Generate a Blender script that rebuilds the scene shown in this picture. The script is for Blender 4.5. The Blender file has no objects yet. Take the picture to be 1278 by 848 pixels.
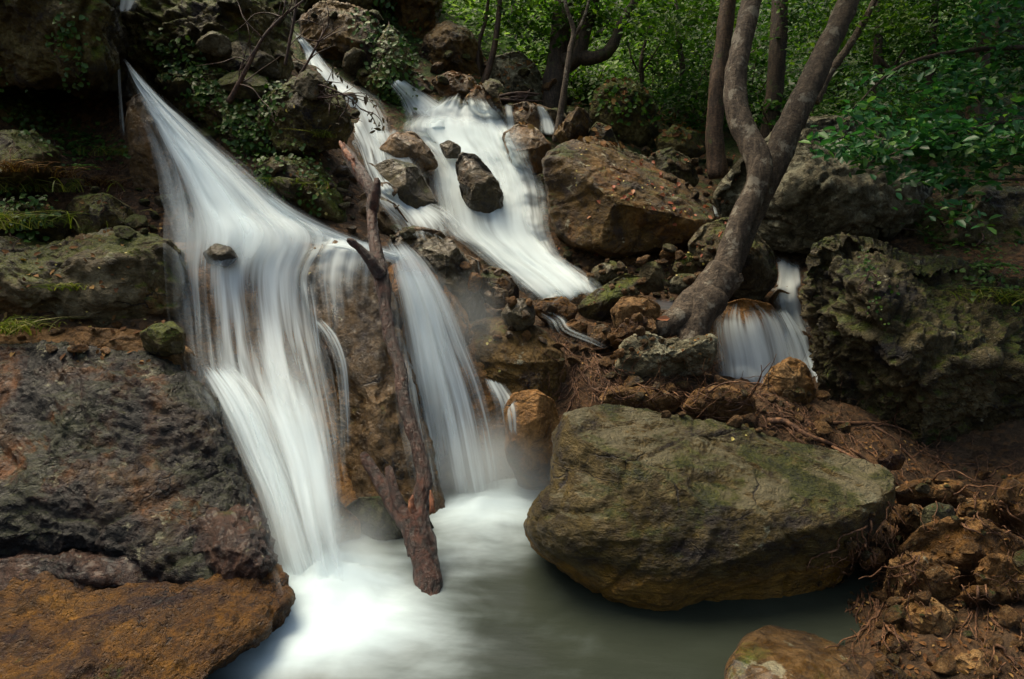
import bpy, math, random
import numpy as np
from mathutils import Vector, Matrix, Euler

random.seed(11); RNG = np.random.default_rng(11)
S = bpy.context.scene
# ------------------------------------------------------------------ camera
PITCH = math.radians(12.0); CAMZ = 1.6; FPX = 852.0
cam_d = bpy.data.cameras.new('camera'); cam = bpy.data.objects.new('camera', cam_d)
S.collection.objects.link(cam); S.camera = cam
cam.location = (0, 0, CAMZ); cam.rotation_euler = (math.radians(90) - PITCH, 0, 0)
cam_d.sensor_width = 36; cam_d.lens = 24; cam_d.clip_start = 0.05; cam_d.clip_end = 400
# ------------------------------------------------------------------ light
SUN_EL, SUN_AZ = math.radians(64), math.radians(-55)     # azimuth from +Y towards +X
w = bpy.data.worlds.new('World'); S.world = w; w.use_nodes = True
nt = w.node_tree; bg = nt.nodes['Background']
sky = nt.nodes.new('ShaderNodeTexSky'); sky.sky_type = 'NISHITA'; sky.sun_disc = False
sky.sun_elevation = SUN_EL; sky.sun_rotation = SUN_AZ
sky.air_density = 1.0; sky.dust_density = 4.0; sky.ozone_density = 1.0
nt.links.new(sky.outputs[0], bg.inputs[0]); bg.inputs[1].default_value = 0.10
sl = bpy.data.lights.new('sun', 'SUN'); sl.energy = 1.5; sl.angle = math.radians(42); sl.color = (1.0, 0.93, 0.84)
so = bpy.data.objects.new('sun', sl); S.collection.objects.link(so)
sd = Vector((math.sin(SUN_AZ) * math.cos(SUN_EL), math.cos(SUN_AZ) * math.cos(SUN_EL), math.sin(SUN_EL)))
so.rotation_euler = (-sd).to_track_quat('-Z', 'Y').to_euler(); so.location = (0, 0, 12)
S.view_settings.view_transform = 'Standard'; S.view_settings.look = 'None'
S.view_settings.exposure = 1.55; S.view_settings.gamma = 1.0
S.view_settings.use_white_balance = True; S.view_settings.white_balance_temperature = 7700; S.view_settings.white_balance_tint = 4
S.render.engine = 'CYCLES'
cy = S.cycles
cy.use_denoising = True
try: cy.denoiser = 'OPENIMAGEDENOISE'
except Exception: pass
cy.max_bounces = 6; cy.diffuse_bounces = 3; cy.glossy_bounces = 2; cy.transmission_bounces = 3
cy.transparent_max_bounces = 24; cy.volume_bounces = 1; cy.caustics_reflective = False; cy.caustics_refractive = False
cy.volume_step_rate = 2.0

# ------------------------------------------------------------------ helpers
C = S.collection
cp, sp = math.cos(PITCH), math.sin(PITCH)
def W(px, py, d):
    """the point at world depth d (metres along +Y) seen at a given place of the view"""
    px = np.asarray(px, float); py = np.asarray(py, float); d = np.asarray(d, float)
    a = (px - 639) / FPX; b = (424 - py) / FPX
    yy = cp + b * sp; zz = -sp + b * cp; t = d / yy
    return np.stack([a * t, d + 0 * t, CAMZ + zz * t], -1)

_r = np.random.default_rng(5)
PERM = _r.permutation(4096).astype(np.int64); PERM = np.concatenate([PERM, PERM, PERM])
_g = _r.normal(size=(4096, 3)); GRAD = _g / np.linalg.norm(_g, axis=1)[:, None]
def _h(i, j, k): return PERM[PERM[PERM[i & 4095] + (j & 4095)] + (k & 4095)]
def pn(p):
    i = np.floor(p).astype(np.int64); f = p - i
    u = f * f * f * (f * (f * 6 - 15) + 10)
    r = 0
    for dx in (0, 1):
        wx = u[:, 0] if dx else 1 - u[:, 0]
        for dy in (0, 1):
            wy = u[:, 1] if dy else 1 - u[:, 1]
            for dz in (0, 1):
                wz = u[:, 2] if dz else 1 - u[:, 2]
                g = GRAD[_h(i[:, 0] + dx, i[:, 1] + dy, i[:, 2] + dz)]
                r = r + wx * wy * wz * (g[:, 0] * (f[:, 0] - dx) + g[:, 1] * (f[:, 1] - dy) + g[:, 2] * (f[:, 2] - dz))
    return r * 1.6
def fbm(p, o=4, gain=.5):
    a, r, s = 1.0, 0, 1.0
    for k in range(o):
        r = r + a * pn(p * s + k * 17.3); a *= gain; s *= 2.03
    return r
def ridged(p, o=4, gain=.5):
    a, r, s, t = 1.0, 0, 1.0, 0
    for k in range(o):
        n = 1 - np.abs(pn(p * s + k * 31.7)) * 1.6
        r = r + a * n; t += a; a *= gain; s *= 2.1
    return r / t
def worley(p):
    i = np.floor(p).astype(np.int64); f = p - i
    f1 = np.full(len(p), 9.0); f2 = np.full(len(p), 9.0)
    for dx in (-1, 0, 1):
        for dy in (-1, 0, 1):
            for dz in (-1, 0, 1):
                h = _h(i[:, 0] + dx, i[:, 1] + dy, i[:, 2] + dz)
                q = GRAD[h] * .45 + .5 + np.array([dx, dy, dz]) - f
                d = np.sqrt((q * q).sum(1))
                m = d < f1
                f2 = np.where(m, f1, np.minimum(f2, d)); f1 = np.where(m, d, f1)
    return f1, f2

def mesh_np(name, v, faces, mat, parent=None, uv=None, attrs=None, smooth=True, loc=None, idx=None):
    """v (N,3); faces (M,3|4) int array -> ONE linked mesh object, origin at loc"""
    v = np.asarray(v, np.float32)
    if loc is None and parent is None:
        loc = np.array([v[:, 0].mean(), v[:, 1].mean(), v[:, 2].min()])
    if loc is not None: v = v - np.asarray(loc, np.float32)
    me = bpy.data.meshes.new(name)
    faces = np.asarray(faces, np.int32); k = faces.shape[1]; m = len(faces)
    me.vertices.add(len(v)); me.vertices.foreach_set('co', v.ravel())
    me.loops.add(m * k); me.loops.foreach_set('vertex_index', faces.ravel())
    me.polygons.add(m); me.polygons.foreach_set('loop_start', np.arange(0, m * k, k, dtype=np.int32))
    if uv is not None:
        l = me.uv_layers.new(name='UVMap'); l.data.foreach_set('uv', np.asarray(uv, np.float32)[faces.ravel()].ravel())
    for an, av in (attrs or {}).items():
        a = me.attributes.new(an, 'FLOAT', 'POINT'); a.data.foreach_set('value', np.asarray(av, np.float32))
    for mm in (mat if isinstance(mat, (list, tuple)) else [mat]): me.materials.append(mm)
    if idx is not None: me.polygons.foreach_set('material_index', np.asarray(idx, np.int32))
    if smooth: me.polygons.foreach_set('use_smooth', np.ones(m, bool))
    me.update(calc_edges=True); me.validate()
    o = bpy.data.objects.new(name, me); C.objects.link(o)
    if parent is not None: o.parent = parent
    if loc is not None: o.location = [float(q) for q in loc]
    return o
def tag(o, label, cat, group=None):
    o['label'] = label; o['category'] = cat
    if group: o['group'] = group
    return o
def struct(o): o['kind'] = 'structure'; return o
def stuff(o, label=None, cat=None):
    o['kind'] = 'stuff'
    if label: o['label'] = label
    if cat: o['category'] = cat
    return o
def empty(name, loc, label, cat, group=None):
    o = bpy.data.objects.new(name, None); C.objects.link(o); o.location = [float(q) for q in loc]
    o.empty_display_size = .1
    return tag(o, label, cat, group)
def local(v, root): return np.asarray(v) - np.array(root.location[:])

def catmull(P, n):
    P = np.asarray(P, float)
    if len(P) < 3:
        t = np.linspace(0, 1, n + 1)[:, None]; return P[0] * (1 - t) + P[-1] * t
    Q = np.vstack([2 * P[0] - P[1], P, 2 * P[-1] - P[-2]]); out = []
    for i in range(1, len(Q) - 2):
        t = np.linspace(0, 1, n, endpoint=False)[:, None]
        a, b, c, d = Q[i - 1], Q[i], Q[i + 1], Q[i + 2]
        out.append(.5 * (2 * b + (c - a) * t + (2 * a - 5 * b + 4 * c - d) * t ** 2 + (3 * b - a - 3 * c + d) * t ** 3))
    out.append(P[-1:]); return np.vstack(out)

# ------------------------------------------------------------------ node materials
class N:
    def __init__(s, name):
        s.m = bpy.data.materials.new(name); s.m.use_nodes = True; s.t = s.m.node_tree
        s.t.nodes.clear(); s.out = s.t.nodes.new('ShaderNodeOutputMaterial')
    def n(s, typ, ins=None, **kw):
        x = s.t.nodes.new('ShaderNode' + typ)
        for k, v in kw.items(): setattr(x, k, v)
        for k, v in (ins or {}).items():
            if isinstance(v, bpy.types.NodeSocket): s.t.links.new(v, x.inputs[k])
            else: x.inputs[k].default_value = v
        return x
    def math(s, op, a, b=0.0, c=0.0, clamp=False):
        return s.n('Math', {0: a, 1: b, 2: c}, operation=op, use_clamp=clamp).outputs[0]
    def mix(s, f, a, b, blend='MIX'):
        x = s.t.nodes.new('ShaderNodeMix'); x.data_type = 'RGBA'; x.blend_type = blend; x.clamp_factor = True
        for i, v in ((0, f), (6, a), (7, b)):
            if isinstance(v, bpy.types.NodeSocket): s.t.links.new(v, x.inputs[i])
            else: x.inputs[i].default_value = v if i == 0 else (*v, 1) if len(v) == 3 else v
        return x.outputs[2]
    def noise(s, vec, scale, detail=6, rough=.6, dist=0.0, dim='3D'):
        return s.n('TexNoise', {'Vector': vec, 'Scale': scale, 'Detail': detail, 'Roughness': rough, 'Distortion': dist}, noise_dimensions=dim).outputs[0]
    def ramp(s, f, lo, hi, a=0.0, b=1.0):
        return s.n('MapRange', {0: f, 1: lo, 2: hi, 3: a, 4: b}, interpolation_type='SMOOTHSTEP').outputs[0]
    def colramp(s, f, stops):
        r = s.n('ValToRGB', {0: f}); e = r.color_ramp.elements
        while len(e) < len(stops): e.new(.5)
        for q, (p, c) in zip(e, stops): q.position = p; q.color = (*c, 1)
        return r.outputs[0]
    def surf(s, sh): s.t.links.new(sh, s.out.inputs[0]); return s.m

def rock_mat(name, dark, mid, light, moss=.3, mossc=(.060, .078, .010), stain=0.0, stainc=(.22, .10, .04), lichen=.2, lichc=(.34, .33, .25),
             wet=.45, scale=1.0, pits=.4, bump=1.0, low=None, strata=0.0, top=None):
    dark = tuple(q * .6 for q in dark); light = tuple(min(.5, q * 1.25) for q in light)
    k = N(name); tc = k.n('TexCoord'); oi = k.n('ObjectInfo')
    rv = k.n('CombineXYZ', {0: k.math('MULTIPLY', oi.outputs['Random'], 31.0), 1: k.math('MULTIPLY', oi.outputs['Random'], 77.0), 2: 0.0}).outputs[0]
    v = k.n('VectorMath', {0: tc.outputs['Object'], 1: rv}, operation='ADD').outputs[0]
    v2 = v
    if strata:
        v2 = k.n('Mapping', {'Vector': v, 'Rotation': (0.25, 0.2, 0), 'Scale': (1, 1, 1 + strata)}).outputs[0]
    geo = k.n('NewGeometry'); nz = k.n('SeparateXYZ', {0: geo.outputs['Normal']}).outputs[2]
    big = k.noise(v2, 2.2 * scale, 6, .62, .6)
    fine = k.noise(v, 14 * scale, 6, .72, .3)
    grit = k.noise(v, 95, 3, .75)
    col = k.colramp(big, [(.30, dark), (.5, mid), (.72, light)])
    col = k.mix(k.ramp(fine, .30, .68), k.mix(1.0, col, (.34, .31, .28), 'MULTIPLY'), col)
    col = k.mix(k.ramp(grit, .35, .7, 0, .55), col, k.mix(1.0, col, (1.9, 1.85, 1.75), 'MULTIPLY'))
    if stain:
        st = k.noise(v, 1.6 * scale, 8, .6, .8)
        col = k.mix(k.ramp(st, .58 - .2 * stain, .78 - .2 * stain, 0, .85), col, k.mix(k.ramp(fine, .35, .65), (stainc[0] * .3, stainc[1] * .3, stainc[2] * .3), stainc))
    if lichen:
        li = k.noise(v, 7.5 * scale, 5, .7, .4); l2 = k.math('ADD', li, k.math('MULTIPLY', nz, .07))
        col = k.mix(k.ramp(l2, .68 - .16 * lichen, .74 - .12 * lichen, 0, .65), col, lichc)
    if top: col = k.mix(k.ramp(k.math('ADD', nz, k.math('MULTIPLY', k.math('SUBTRACT', big, .5), .9)), .72, .98, 0, .7), col, top)  # paints a pale sky sheen into the colour of upward faces
    # cracks and pits
    wv = k.n('VectorMath', {0: v2, 1: k.n('VectorMath', {0: k.n('TexNoise', {'Vector': v, 'Scale': 3.0 * scale, 'Detail': 5.0}).outputs[1], 'Scale': .35}, operation='SCALE').outputs[0]}, operation='ADD').outputs[0]
    cr = k.n('TexVoronoi', {'Vector': wv, 'Scale': 3.4 * scale}, feature='DISTANCE_TO_EDGE').outputs[0]
    crack = k.ramp(cr, 0.0, .022, 0, 1)
    cm = k.ramp(k.noise(v, 2.7 * scale, 2), .5, .66)      # cracks only here and there
    crack = k.math('MAXIMUM', crack, k.math('SUBTRACT', 1.0, cm))
    col = k.mix(crack, (.012, .009, .006), col)
    pit = k.n('TexVoronoi', {'Vector': wv, 'Scale': 24 * scale}, feature='F1').outputs[0]
    pitm = k.math('MULTIPLY', k.ramp(pit, .05, .38, 1, 0), pits)
    if moss:
        mn = k.noise(v, 3.1 * scale, 7, .68, .3)
        mm = k.math('ADD', k.math('MULTIPLY', nz, .22), mn)
        mk = k.ramp(mm, .84 - .42 * moss, .98 - .42 * moss)
        mcol = k.mix(k.ramp(fine, .3, .7), (mossc[0] * .3, mossc[1] * .3, mossc[2] * .3), mossc)
        mcol = k.mix(k.ramp(grit, .45, .75, 0, .7), mcol, (mossc[0] * 2.0, mossc[1] * 1.7, mossc[2] * 1.6))
        col = k.mix(mk, col, mcol)
    if low is not None:       # a differently coloured foot of the rock: (height, colour)
        z = k.n('SeparateXYZ', {0: tc.outputs['Object']}).outputs[2]
        lm = k.ramp(k.math('ADD', z, k.math('MULTIPLY', k.math('SUBTRACT', big, .5), .35)), low[0] - .06, low[0] + .05, 1, 0)
        col = k.mix(k.math('MULTIPLY', lm, .85), col, k.mix(k.ramp(fine, .3, .7), tuple(q * .35 for q in low[1]), low[1]))
    rg = k.ramp(k.math('ADD', k.math('MULTIPLY', k.noise(v, 4 * scale, 4, .6), .6), k.math('MULTIPLY', fine, .4)), .40, .62, .20, .62)
    rough = k.math('ADD', k.math('MULTIPLY', rg, .3 + .7 * wet), .45 * (1 - wet) + .10)
    h = k.math('ADD', k.math('MULTIPLY', k.noise(v2, 6.5 * scale, 9, .70, .2), 1.0), k.math('MULTIPLY', k.noise(v, 45 * scale, 4, .7), .35))
    h = k.math('ADD', h, k.math('MULTIPLY', crack, .12))
    h = k.math('SUBTRACT', h, k.math('MULTIPLY', pitm, .22))
    b = k.n('Bump', {'Height': h, 'Strength': 1.0, 'Distance': .10 * bump / max(scale, .6)}).outputs[0]
    col = k.n('BrightContrast', {'Color': col, 'Bright': .0, 'Contrast': .03}).outputs[0]
    col = k.n('HueSaturation', {'Saturation': 1.22, 'Value': 1.05, 'Color': col}).outputs[0]
    bs = k.n('BsdfPrincipled', {'Base Color': col, 'Roughness': rough, 'Normal': b, 'Specular IOR Level': .3 + .25 * wet, 'Coat Weight': .28 * max(0, wet - .4), 'Coat Roughness': .22})
    return k.surf(bs.outputs[0])

M = {}
M['boulder'] = rock_mat('olive_boulder_stone', (.022, .016, .007), (.085, .064, .028), (.17, .135, .08), moss=.44, mossc=(.050, .058, .014), stain=.16, stainc=(.20, .115, .04), lichen=.2, lichc=(.24, .25, .19), wet=.5, bump=1.3, low=(.50, (.32, .19, .08)), strata=1.2, top=(.15, .14, .10))  # tan foot, its colour brightened to stand in for light off the pool
M['grey'] = rock_mat('grey_limestone', (.035, .028, .018), (.11, .09, .056), (.22, .195, .14), moss=.6, mossc=(.075, .09, .012), lichen=.45, wet=.45, stain=.1)
M['brown'] = rock_mat('brown_stone', (.030, .018, .009), (.10, .064, .030), (.20, .14, .08), moss=.4, lichen=.2, wet=.5, stain=.3)
M['tan'] = rock_mat('tan_travertine', (.08, .04, .018), (.24, .135, .068), (.38, .24, .14), moss=.04, lichen=.05, wet=.6, stain=.45, stainc=(.34, .17, .085), pits=.7)
M['wet'] = rock_mat('wet_dark_stone', (.018, .014, .009), (.06, .048, .028), (.12, .10, .065), moss=.26, lichen=.12, wet=1.0, stain=.1, bump=.9)
M['wetbrown'] = rock_mat('wet_brown_stone', (.028, .018, .010), (.10, .064, .034), (.19, .13, .08), moss=.22, lichen=.08, wet=1.0, stain=.35, bump=.9)
M['mossy'] = rock_mat('mossy_stone', mossc=(.085, .105, .012), dark=(.022, .017, .008), mid=(.07, .056, .026), light=(.15, .13, .075), moss=.74, lichen=.3, wet=.3, scale=1.2)
M['crag'] = rock_mat('craggy_tufa', (.020, .016, .009), (.075, .064, .038), (.15, .13, .085), moss=.56, lichen=.2, wet=.5, scale=1.6, pits=1.0, bump=1.2)
M['shore'] = rock_mat('dark_slimy_stone', (.008, .006, .003), (.014, .010, .004), (.038, .027, .011), moss=.55, mossc=(.026, .032, .005), lichen=.10, wet=.55, stain=.42, stainc=(.26, .115, .06), pits=.8, bump=1.2)
M['orange'] = rock_mat('ochre_travertine', (.035, .017, .007), (.11, .056, .024), (.20, .115, .052), moss=.02, lichen=.0, wet=.4, stain=.2, stainc=(.16, .075, .03), pits=.9, scale=1.8, bump=1.6)
M['pale'] = rock_mat('lichen_spotted_stone', (.05, .045, .03), (.13, .12, .085), (.25, .235, .18), moss=.22, lichen=.9, wet=.15)
M['rust'] = rock_mat('rusty_rubble_stone', (.055, .03, .016), (.17, .105, .06), (.32, .22, .135), moss=.06, lichen=.05, wet=.35, stain=.2)
M['green'] = rock_mat('green_black_stone', (.012, .013, .008), (.035, .036, .020), (.08, .08, .05), moss=.4, mossc=(.03, .05, .018), lichen=.1, wet=.5, scale=2.5)

def earth_mat():
    k = N('earth_and_litter'); v = k.n('NewGeometry').outputs['Position']
    a = k.noise(v, 1.3, 10, .65, .5); b = k.noise(v, 16, 10, .75); c = k.noise(v, 5, 8, .7, .5)
    col = k.colramp(a, [(.3, (.03, .016, .008)), (.5, (.085, .048, .024)), (.7, (.14, .085, .045))])
    col = k.mix(k.ramp(b, .3, .65), k.mix(1.0, col, (.3, .28, .26), 'MULTIPLY'), col)
    vo = k.n('TexVoronoi', {'Vector': v, 'Scale': 34.0}, feature='F1')
    col = k.mix(k.ramp(k.n('SeparateColor', {0: vo.outputs[1]}).outputs[0], .6, .85, 0, .6), col, (.17, .085, .035))
    y = k.n('SeparateXYZ', {0: v}).outputs[1]
    mk = k.math('MULTIPLY', k.ramp(k.math('ADD', k.math('MULTIPLY', y, .06), c), .88, 1.06), 1.0)
    col = k.mix(mk, col, k.mix(k.ramp(b, .35, .65), (.02, .032, .008), (.055, .085, .02)))
    h = k.math('ADD', b, k.math('ADD', c, k.math('MULTIPLY', k.ramp(vo.outputs[0], 0, .5, 1, 0), .3)))
    bp = k.n('Bump', {'Height': h, 'Strength': 1.0, 'Distance': .05}).outputs[0]
    return k.surf(k.n('BsdfPrincipled', {'Base Color': col, 'Roughness': .8, 'Normal': bp, 'Specular IOR Level': .25}).outputs[0])
M['earth'] = earth_mat()

def bark_mat(name, dark, light, spot=None, wet=0.0, ridge=1.0, moss=0.0):
    k = N(name); uv = k.n('TexCoord')
    at = k.n('UVMap').outputs[0]
    obv = uv.outputs['Object']
    m = k.n('Mapping', {'Vector': at, 'Scale': (1, 1, 1)}).outputs[0]
    g = k.n('Mapping', {'Vector': obv, 'Scale': (1, 1, .16)}).outputs[0]
    f = k.noise(g, 26, 6, .7, .6); f2 = k.noise(k.n('Mapping', {'Vector': obv, 'Scale': (1, 1, 1.8)}).outputs[0], 38, 6, .75)
    col = k.mix(k.ramp(f, .35, .65), dark, light)
    col = k.mix(k.ramp(f2, .38, .60), k.mix(1.0, col, (.34, .31, .28), 'MULTIPLY'), col)
    if spot:
        s2 = k.noise(obv, 9, 8, .65, .3)
        col = k.mix(k.ramp(s2, .54, .62, 0, .75), col, spot)
    if moss:
        s3 = k.noise(obv, 5, 8, .65, .3)
        col = k.mix(k.ramp(s3, .62 - .2 * moss, .7 - .2 * moss, 0, .85), col, (.04, .06, .012))
    b = k.n('Bump', {'Height': k.math('ADD', f, k.math('MULTIPLY', f2, .4)), 'Strength': 1.0, 'Distance': .014 * ridge}).outputs[0]
    return k.surf(k.n('BsdfPrincipled', {'Base Color': col, 'Roughness': .75 - .5 * wet, 'Normal': b, 'Specular IOR Level': .3 + .35 * wet}).outputs[0])
M['bark'] = bark_mat('grey_brown_bark', (.045, .030, .019), (.125, .09, .06), (.22, .195, .15), .1, 2.2)
M['bark_dark'] = bark_mat('dark_brown_bark', (.022, .014, .009), (.085, .055, .034), None, .1, moss=.3)
M['bark_ivy'] = bark_mat('reddish_brown_bark', (.035, .02, .011), (.12, .07, .04), None, .1, moss=.2)
M['log'] = bark_mat('wet_reddish_log_wood', (.010, .003, .0015), (.085, .022, .010), (.11, .040, .022), .9, 2.6)
M['splint'] = bark_mat('torn_red_wood', (.16, .04, .015), (.42, .16, .07), None, .5, 1.5)
M['root'] = bark_mat('rusty_root_bark', (.06, .025, .012), (.22, .105, .05), None, .2)
M['twig'] = bark_mat('dark_twig_bark', (.03, .014, .01), (.09, .045, .03), None, .2)

def leaf_mat(name, a, b, c, trans=.35, rough=.45, gloss=.18):
    k = N(name); at = k.n('Attribute', attribute_name='tone').outputs['Fac']
    col = k.colramp(at, [(0, a), (.55, b), (1, c)])
    p = k.n('BsdfPrincipled', {'Base Color': col, 'Roughness': rough, 'Specular IOR Level': gloss}).outputs[0]
    t = k.n('BsdfTranslucent', {'Color': k.mix(1.0, col, (1.3, 1.5, .7), 'MULTIPLY')}).outputs[0]
    return k.surf(k.n('MixShader', {0: trans, 1: p, 2: t}).outputs[0])
M['leaf'] = leaf_mat('forest_leaves', (.010, .034, .006), (.028, .085, .013), (.10, .18, .03))
M['leaf_teal'] = leaf_mat('blue_green_leaves', (.006, .04, .012), (.028, .12, .04), (.12, .23, .05), gloss=.4, rough=.4)
M['leaf_bright'] = leaf_mat('bright_undergrowth_leaves', (.035, .09, .012), (.11, .21, .035), (.30, .38, .15), .5)
M['leaf_mid'] = leaf_mat('mid_green_leaves', (.012, .042, .006), (.045, .11, .015), (.14, .22, .035), .4)
M['ivy'] = leaf_mat('ivy_leaves', (.012, .035, .006), (.035, .085, .014), (.10, .15, .03), .2, gloss=.2)
M['grassm'] = leaf_mat('yellow_green_grass_blades', (.04, .06, .01), (.10, .13, .02), (.22, .20, .06), .3)
M['litter'] = leaf_mat('dead_leaves', (.05, .02, .008), (.13, .06, .022), (.30, .19, .07), .1, gloss=.1, rough=.7)
M['yellow'] = leaf_mat('yellow_fallen_leaf', (.36, .27, .05), (.45, .36, .10), (.6, .5, .22), .2)
M['redbits'] = leaf_mat('dry_russet_leaves', (.16, .04, .02), (.30, .09, .05), (.42, .2, .1), .15)

def water_mat(name, tint=(.80, .90, .93), lanes=22.0, along=1.1, cover=1.0, seed=0.0):
    """moving water: opacity from the 'dens' attribute, broken by streaks that run along the flow (UV.v in metres)"""
    k = N(name); uv = k.n('UVMap').outputs[0]; s = k.n('SeparateXYZ', {0: uv})
    u, vv = s.outputs[0], s.outputs[1]
    dens = k.n('Attribute', attribute_name='dens').outputs['Fac']
    edge = k.n('Attribute', attribute_name='edge').outputs['Fac']
    def st(l, a, sd):
        vec = k.n('CombineXYZ', {0: k.math('MULTIPLY', u, l), 1: k.math('MULTIPLY', vv, a), 2: seed + sd}).outputs[0]
        return k.noise(vec, 1.0, 3, .5, .35)
    a = st(lanes, along, 0); b = st(lanes * .33, along * .7, 5.0)
    f = k.math('ADD', k.math('MULTIPLY', a, .36), k.math('MULTIPLY', b, .64))
    # dens 1 -> nearly solid, 0 -> nothing
    lo = k.math('MULTIPLY_ADD', dens, -.60, .70); hi = k.math('ADD', lo, .30)
    al = k.n('MapRange', {0: f, 1: lo, 2: hi, 3: 0.0, 4: 1.0}, interpolation_type='SMOOTHSTEP').outputs[0]
    e2 = k.ramp(k.math('ADD', edge, k.math('MULTIPLY', k.math('SUBTRACT', k.math('ADD', b, a), 1.0), .8)), .0, 1.0)
    al = k.math('MULTIPLY', k.math('MULTIPLY', al, e2), .93 * cover)
    col = k.mix(k.ramp(a, .3, .7), tuple(q * .86 for q in tint), tint)
    d = k.n('BsdfDiffuse', {'Color': col}).outputs[0]; t = k.n('BsdfTranslucent', {'Color': col}).outputs[0]
    m = k.n('MixShader', {0: .45, 1: d, 2: t}).outputs[0]
    tr = k.n('BsdfTransparent').outputs[0]
    return k.surf(k.n('MixShader', {0: al, 1: tr, 2: m}).outputs[0])
M['water'] = water_mat('falling_water'); M['water2'] = water_mat('falling_water_veil', lanes=9, along=.6, seed=9.0, cover=.8)
M['rill'] = water_mat('thin_running_water', lanes=6, along=1.2, seed=3.0, cover=.7)

def pool_mat():
    k = N('pool_water'); pos = k.n('NewGeometry').outputs['Position']
    fo = k.n('Attribute', attribute_name='foam').outputs['Fac']
    n = k.noise(pos, 2.6, 5, .55, .9); n2 = k.noise(k.n('Mapping', {'Vector': pos, 'Scale': (3.5, 11, 1), 'Rotation': (0, 0, .35)}).outputs[0], 1.0, 4, .5)
    f = k.math('ADD', fo, k.math('MULTIPLY', k.math('SUBTRACT', k.math('ADD', n, n2), 1.0), .42))
    mk = k.ramp(f, .06, 1.05)
    deep = k.mix(n, (.014, .018, .013), (.030, .037, .028))
    col = k.mix(mk, deep, (.44, .54, .58))
    rough = k.math('MULTIPLY_ADD', mk, .5, .30)
    bp = k.n('Bump', {'Height': n2, 'Strength': .15, 'Distance': .03}).outputs[0]
    return k.surf(k.n('BsdfPrincipled', {'Base Color': col, 'Roughness': rough, 'Normal': bp, 'Specular IOR Level': .22}).outputs[0])
M['pool'] = pool_mat()

# ------------------------------------------------------------------ terrain
CP = []
def g(px, py, d, push=.12):
    p = W(px, py, d + push); CP.append(p)
for x, y in [(a, b) for a in (-1.0, -.3, .4) for b in (.6, 1.4, 2.2, 2.9)] + [(.9, 2.9), (-1.7, 2.0), (-1.9, 1.2), (-1.6, .4), (.75, 1.9)]: CP.append(np.array([x, y, -.3]))
for a in [(-8, -6, 1.5), (0, -6, .2), (8, -6, 1.5), (-3, 0, .6), (3.2, 0, .5), (-6, 2, 3.5), (8, 3, 2.5), (-12, 6, 9), (14, 6, 6), (2.2, 1.0, .45), (1.3, .9, .25)]: CP.append(np.array(a, float))
for a in [(0, 700, 3.0), (200, 700, 3.1), (330, 700, 3.1), (0, 500, 3.15), (150, 470, 3.25), (250, 480, 3.3), (0, 425, 3.35), (170, 425, 3.4), (0, 340, 3.8), (200, 340, 3.85),
          (0, 285, 3.9), (100, 285, 4.0), (190, 285, 4.1), (0, 230, 4.3), (90, 235, 4.5), (150, 240, 4.6), (0, 180, 4.8), (60, 190, 4.9), (130, 185, 5.2), (130, 172, 6.2), (0, 100, 7.0), (120, 150, 7.5), (100, 0, 7.8), (0, 0, 6.3),
          (190, 150, 5.0), (240, 100, 5.4), (200, 40, 5.7), (300, 60, 5.7), (280, 0, 6.2), (200, -60, 6.2), (300, 140, 5.2), (260, 180, 4.8), (330, 230, 4.5), (390, 270, 4.35), (420, 230, 4.7), (380, 150, 5.1), (350, 60, 6.5),
          (300, 300, 4.1), (400, 310, 4.0), (300, 420, 3.75), (350, 560, 3.3), (400, 640, 3.1), (430, 700, 2.95), (450, 400, 3.8), (480, 560, 3.4), (540, 640, 3.3), (500, 320, 4.2), (560, 430, 3.9), (600, 520, 3.65), (640, 600, 3.5), (660, 520, 3.7),
          (640, 430, 3.95), (700, 440, 4.0), (700, 520, 3.6), (600, 380, 4.5), (690, 390, 4.7), (680, 350, 5.3), (600, 320, 5.6), (520, 290, 5.0), (560, 250, 6.2), (650, 270, 6.1), (500, 220, 5.9), (460, 180, 6.3), (560, 170, 7.2), (430, 110, 7.4), (380, 50, 8.2), (500, 100, 8.2), (600, 140, 7.9), (690, 170, 7.9), (640, 110, 9.5), (560, 60, 9.8), (440, 20, 9.0), (500, -40, 10),
          (770, 400, 4.5), (840, 380, 4.9), (760, 340, 5.3), (840, 320, 5.7), (720, 250, 6.6), (800, 240, 6.9), (880, 250, 6.8), (740, 160, 8.2), (840, 200, 8.0), (920, 210, 8.0), (700, 130, 10), (800, 110, 11), (900, 150, 11), (1000, 150, 10),
          (740, 480, 3.75), (830, 490, 3.6), (900, 500, 3.6), (990, 500, 3.65), (940, 480, 4.3), (900, 430, 4.6), (960, 400, 4.9), (1000, 430, 4.9), (980, 340, 6.0), (1040, 540, 3.5), (1120, 560, 3.4), (1200, 590, 3.3), (1278, 600, 3.2), (1120, 650, 2.9), (1200, 680, 2.7), (1278, 700, 2.5),
          (1080, 740, 2.35), (1130, 780, 2.1), (1220, 800, 1.95), (1278, 830, 1.85), (1120, 860, 1.72), (1278, 880, 1.62), (1110, 960, 1.4), (1040, 762, 2.28), (1085, 790, 2.1), (1000, 772, 2.32), (1060, 830, 1.95), (1075, 745, 2.4),
          (1100, 330, 5.0), (1200, 350, 5.0), (1278, 380, 4.8), (1050, 220, 7.0), (1200, 220, 7.0), (1278, 260, 6.5)]: g(*a)
for a in [(560, 30, 13), (700, 60, 13), (850, 60, 14), (1000, 60, 14), (1200, 80, 13), (600, -30, 20), (800, -30, 22), (1000, -30, 22), (1200, -30, 20)]: g(*a, push=.3)
for a in [(0, 45, 26), (-20, 30, 22), (25, 30, 18), (-40, 60, 45), (40, 60, 40), (0, 90, 60), (-60, 0, 20), (60, 0, 15), (-30, -30, 6), (30, -30, 6), (-14, 14, 12), (-7, 9, 7.5)]: CP.append(np.array(a, float))
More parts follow.
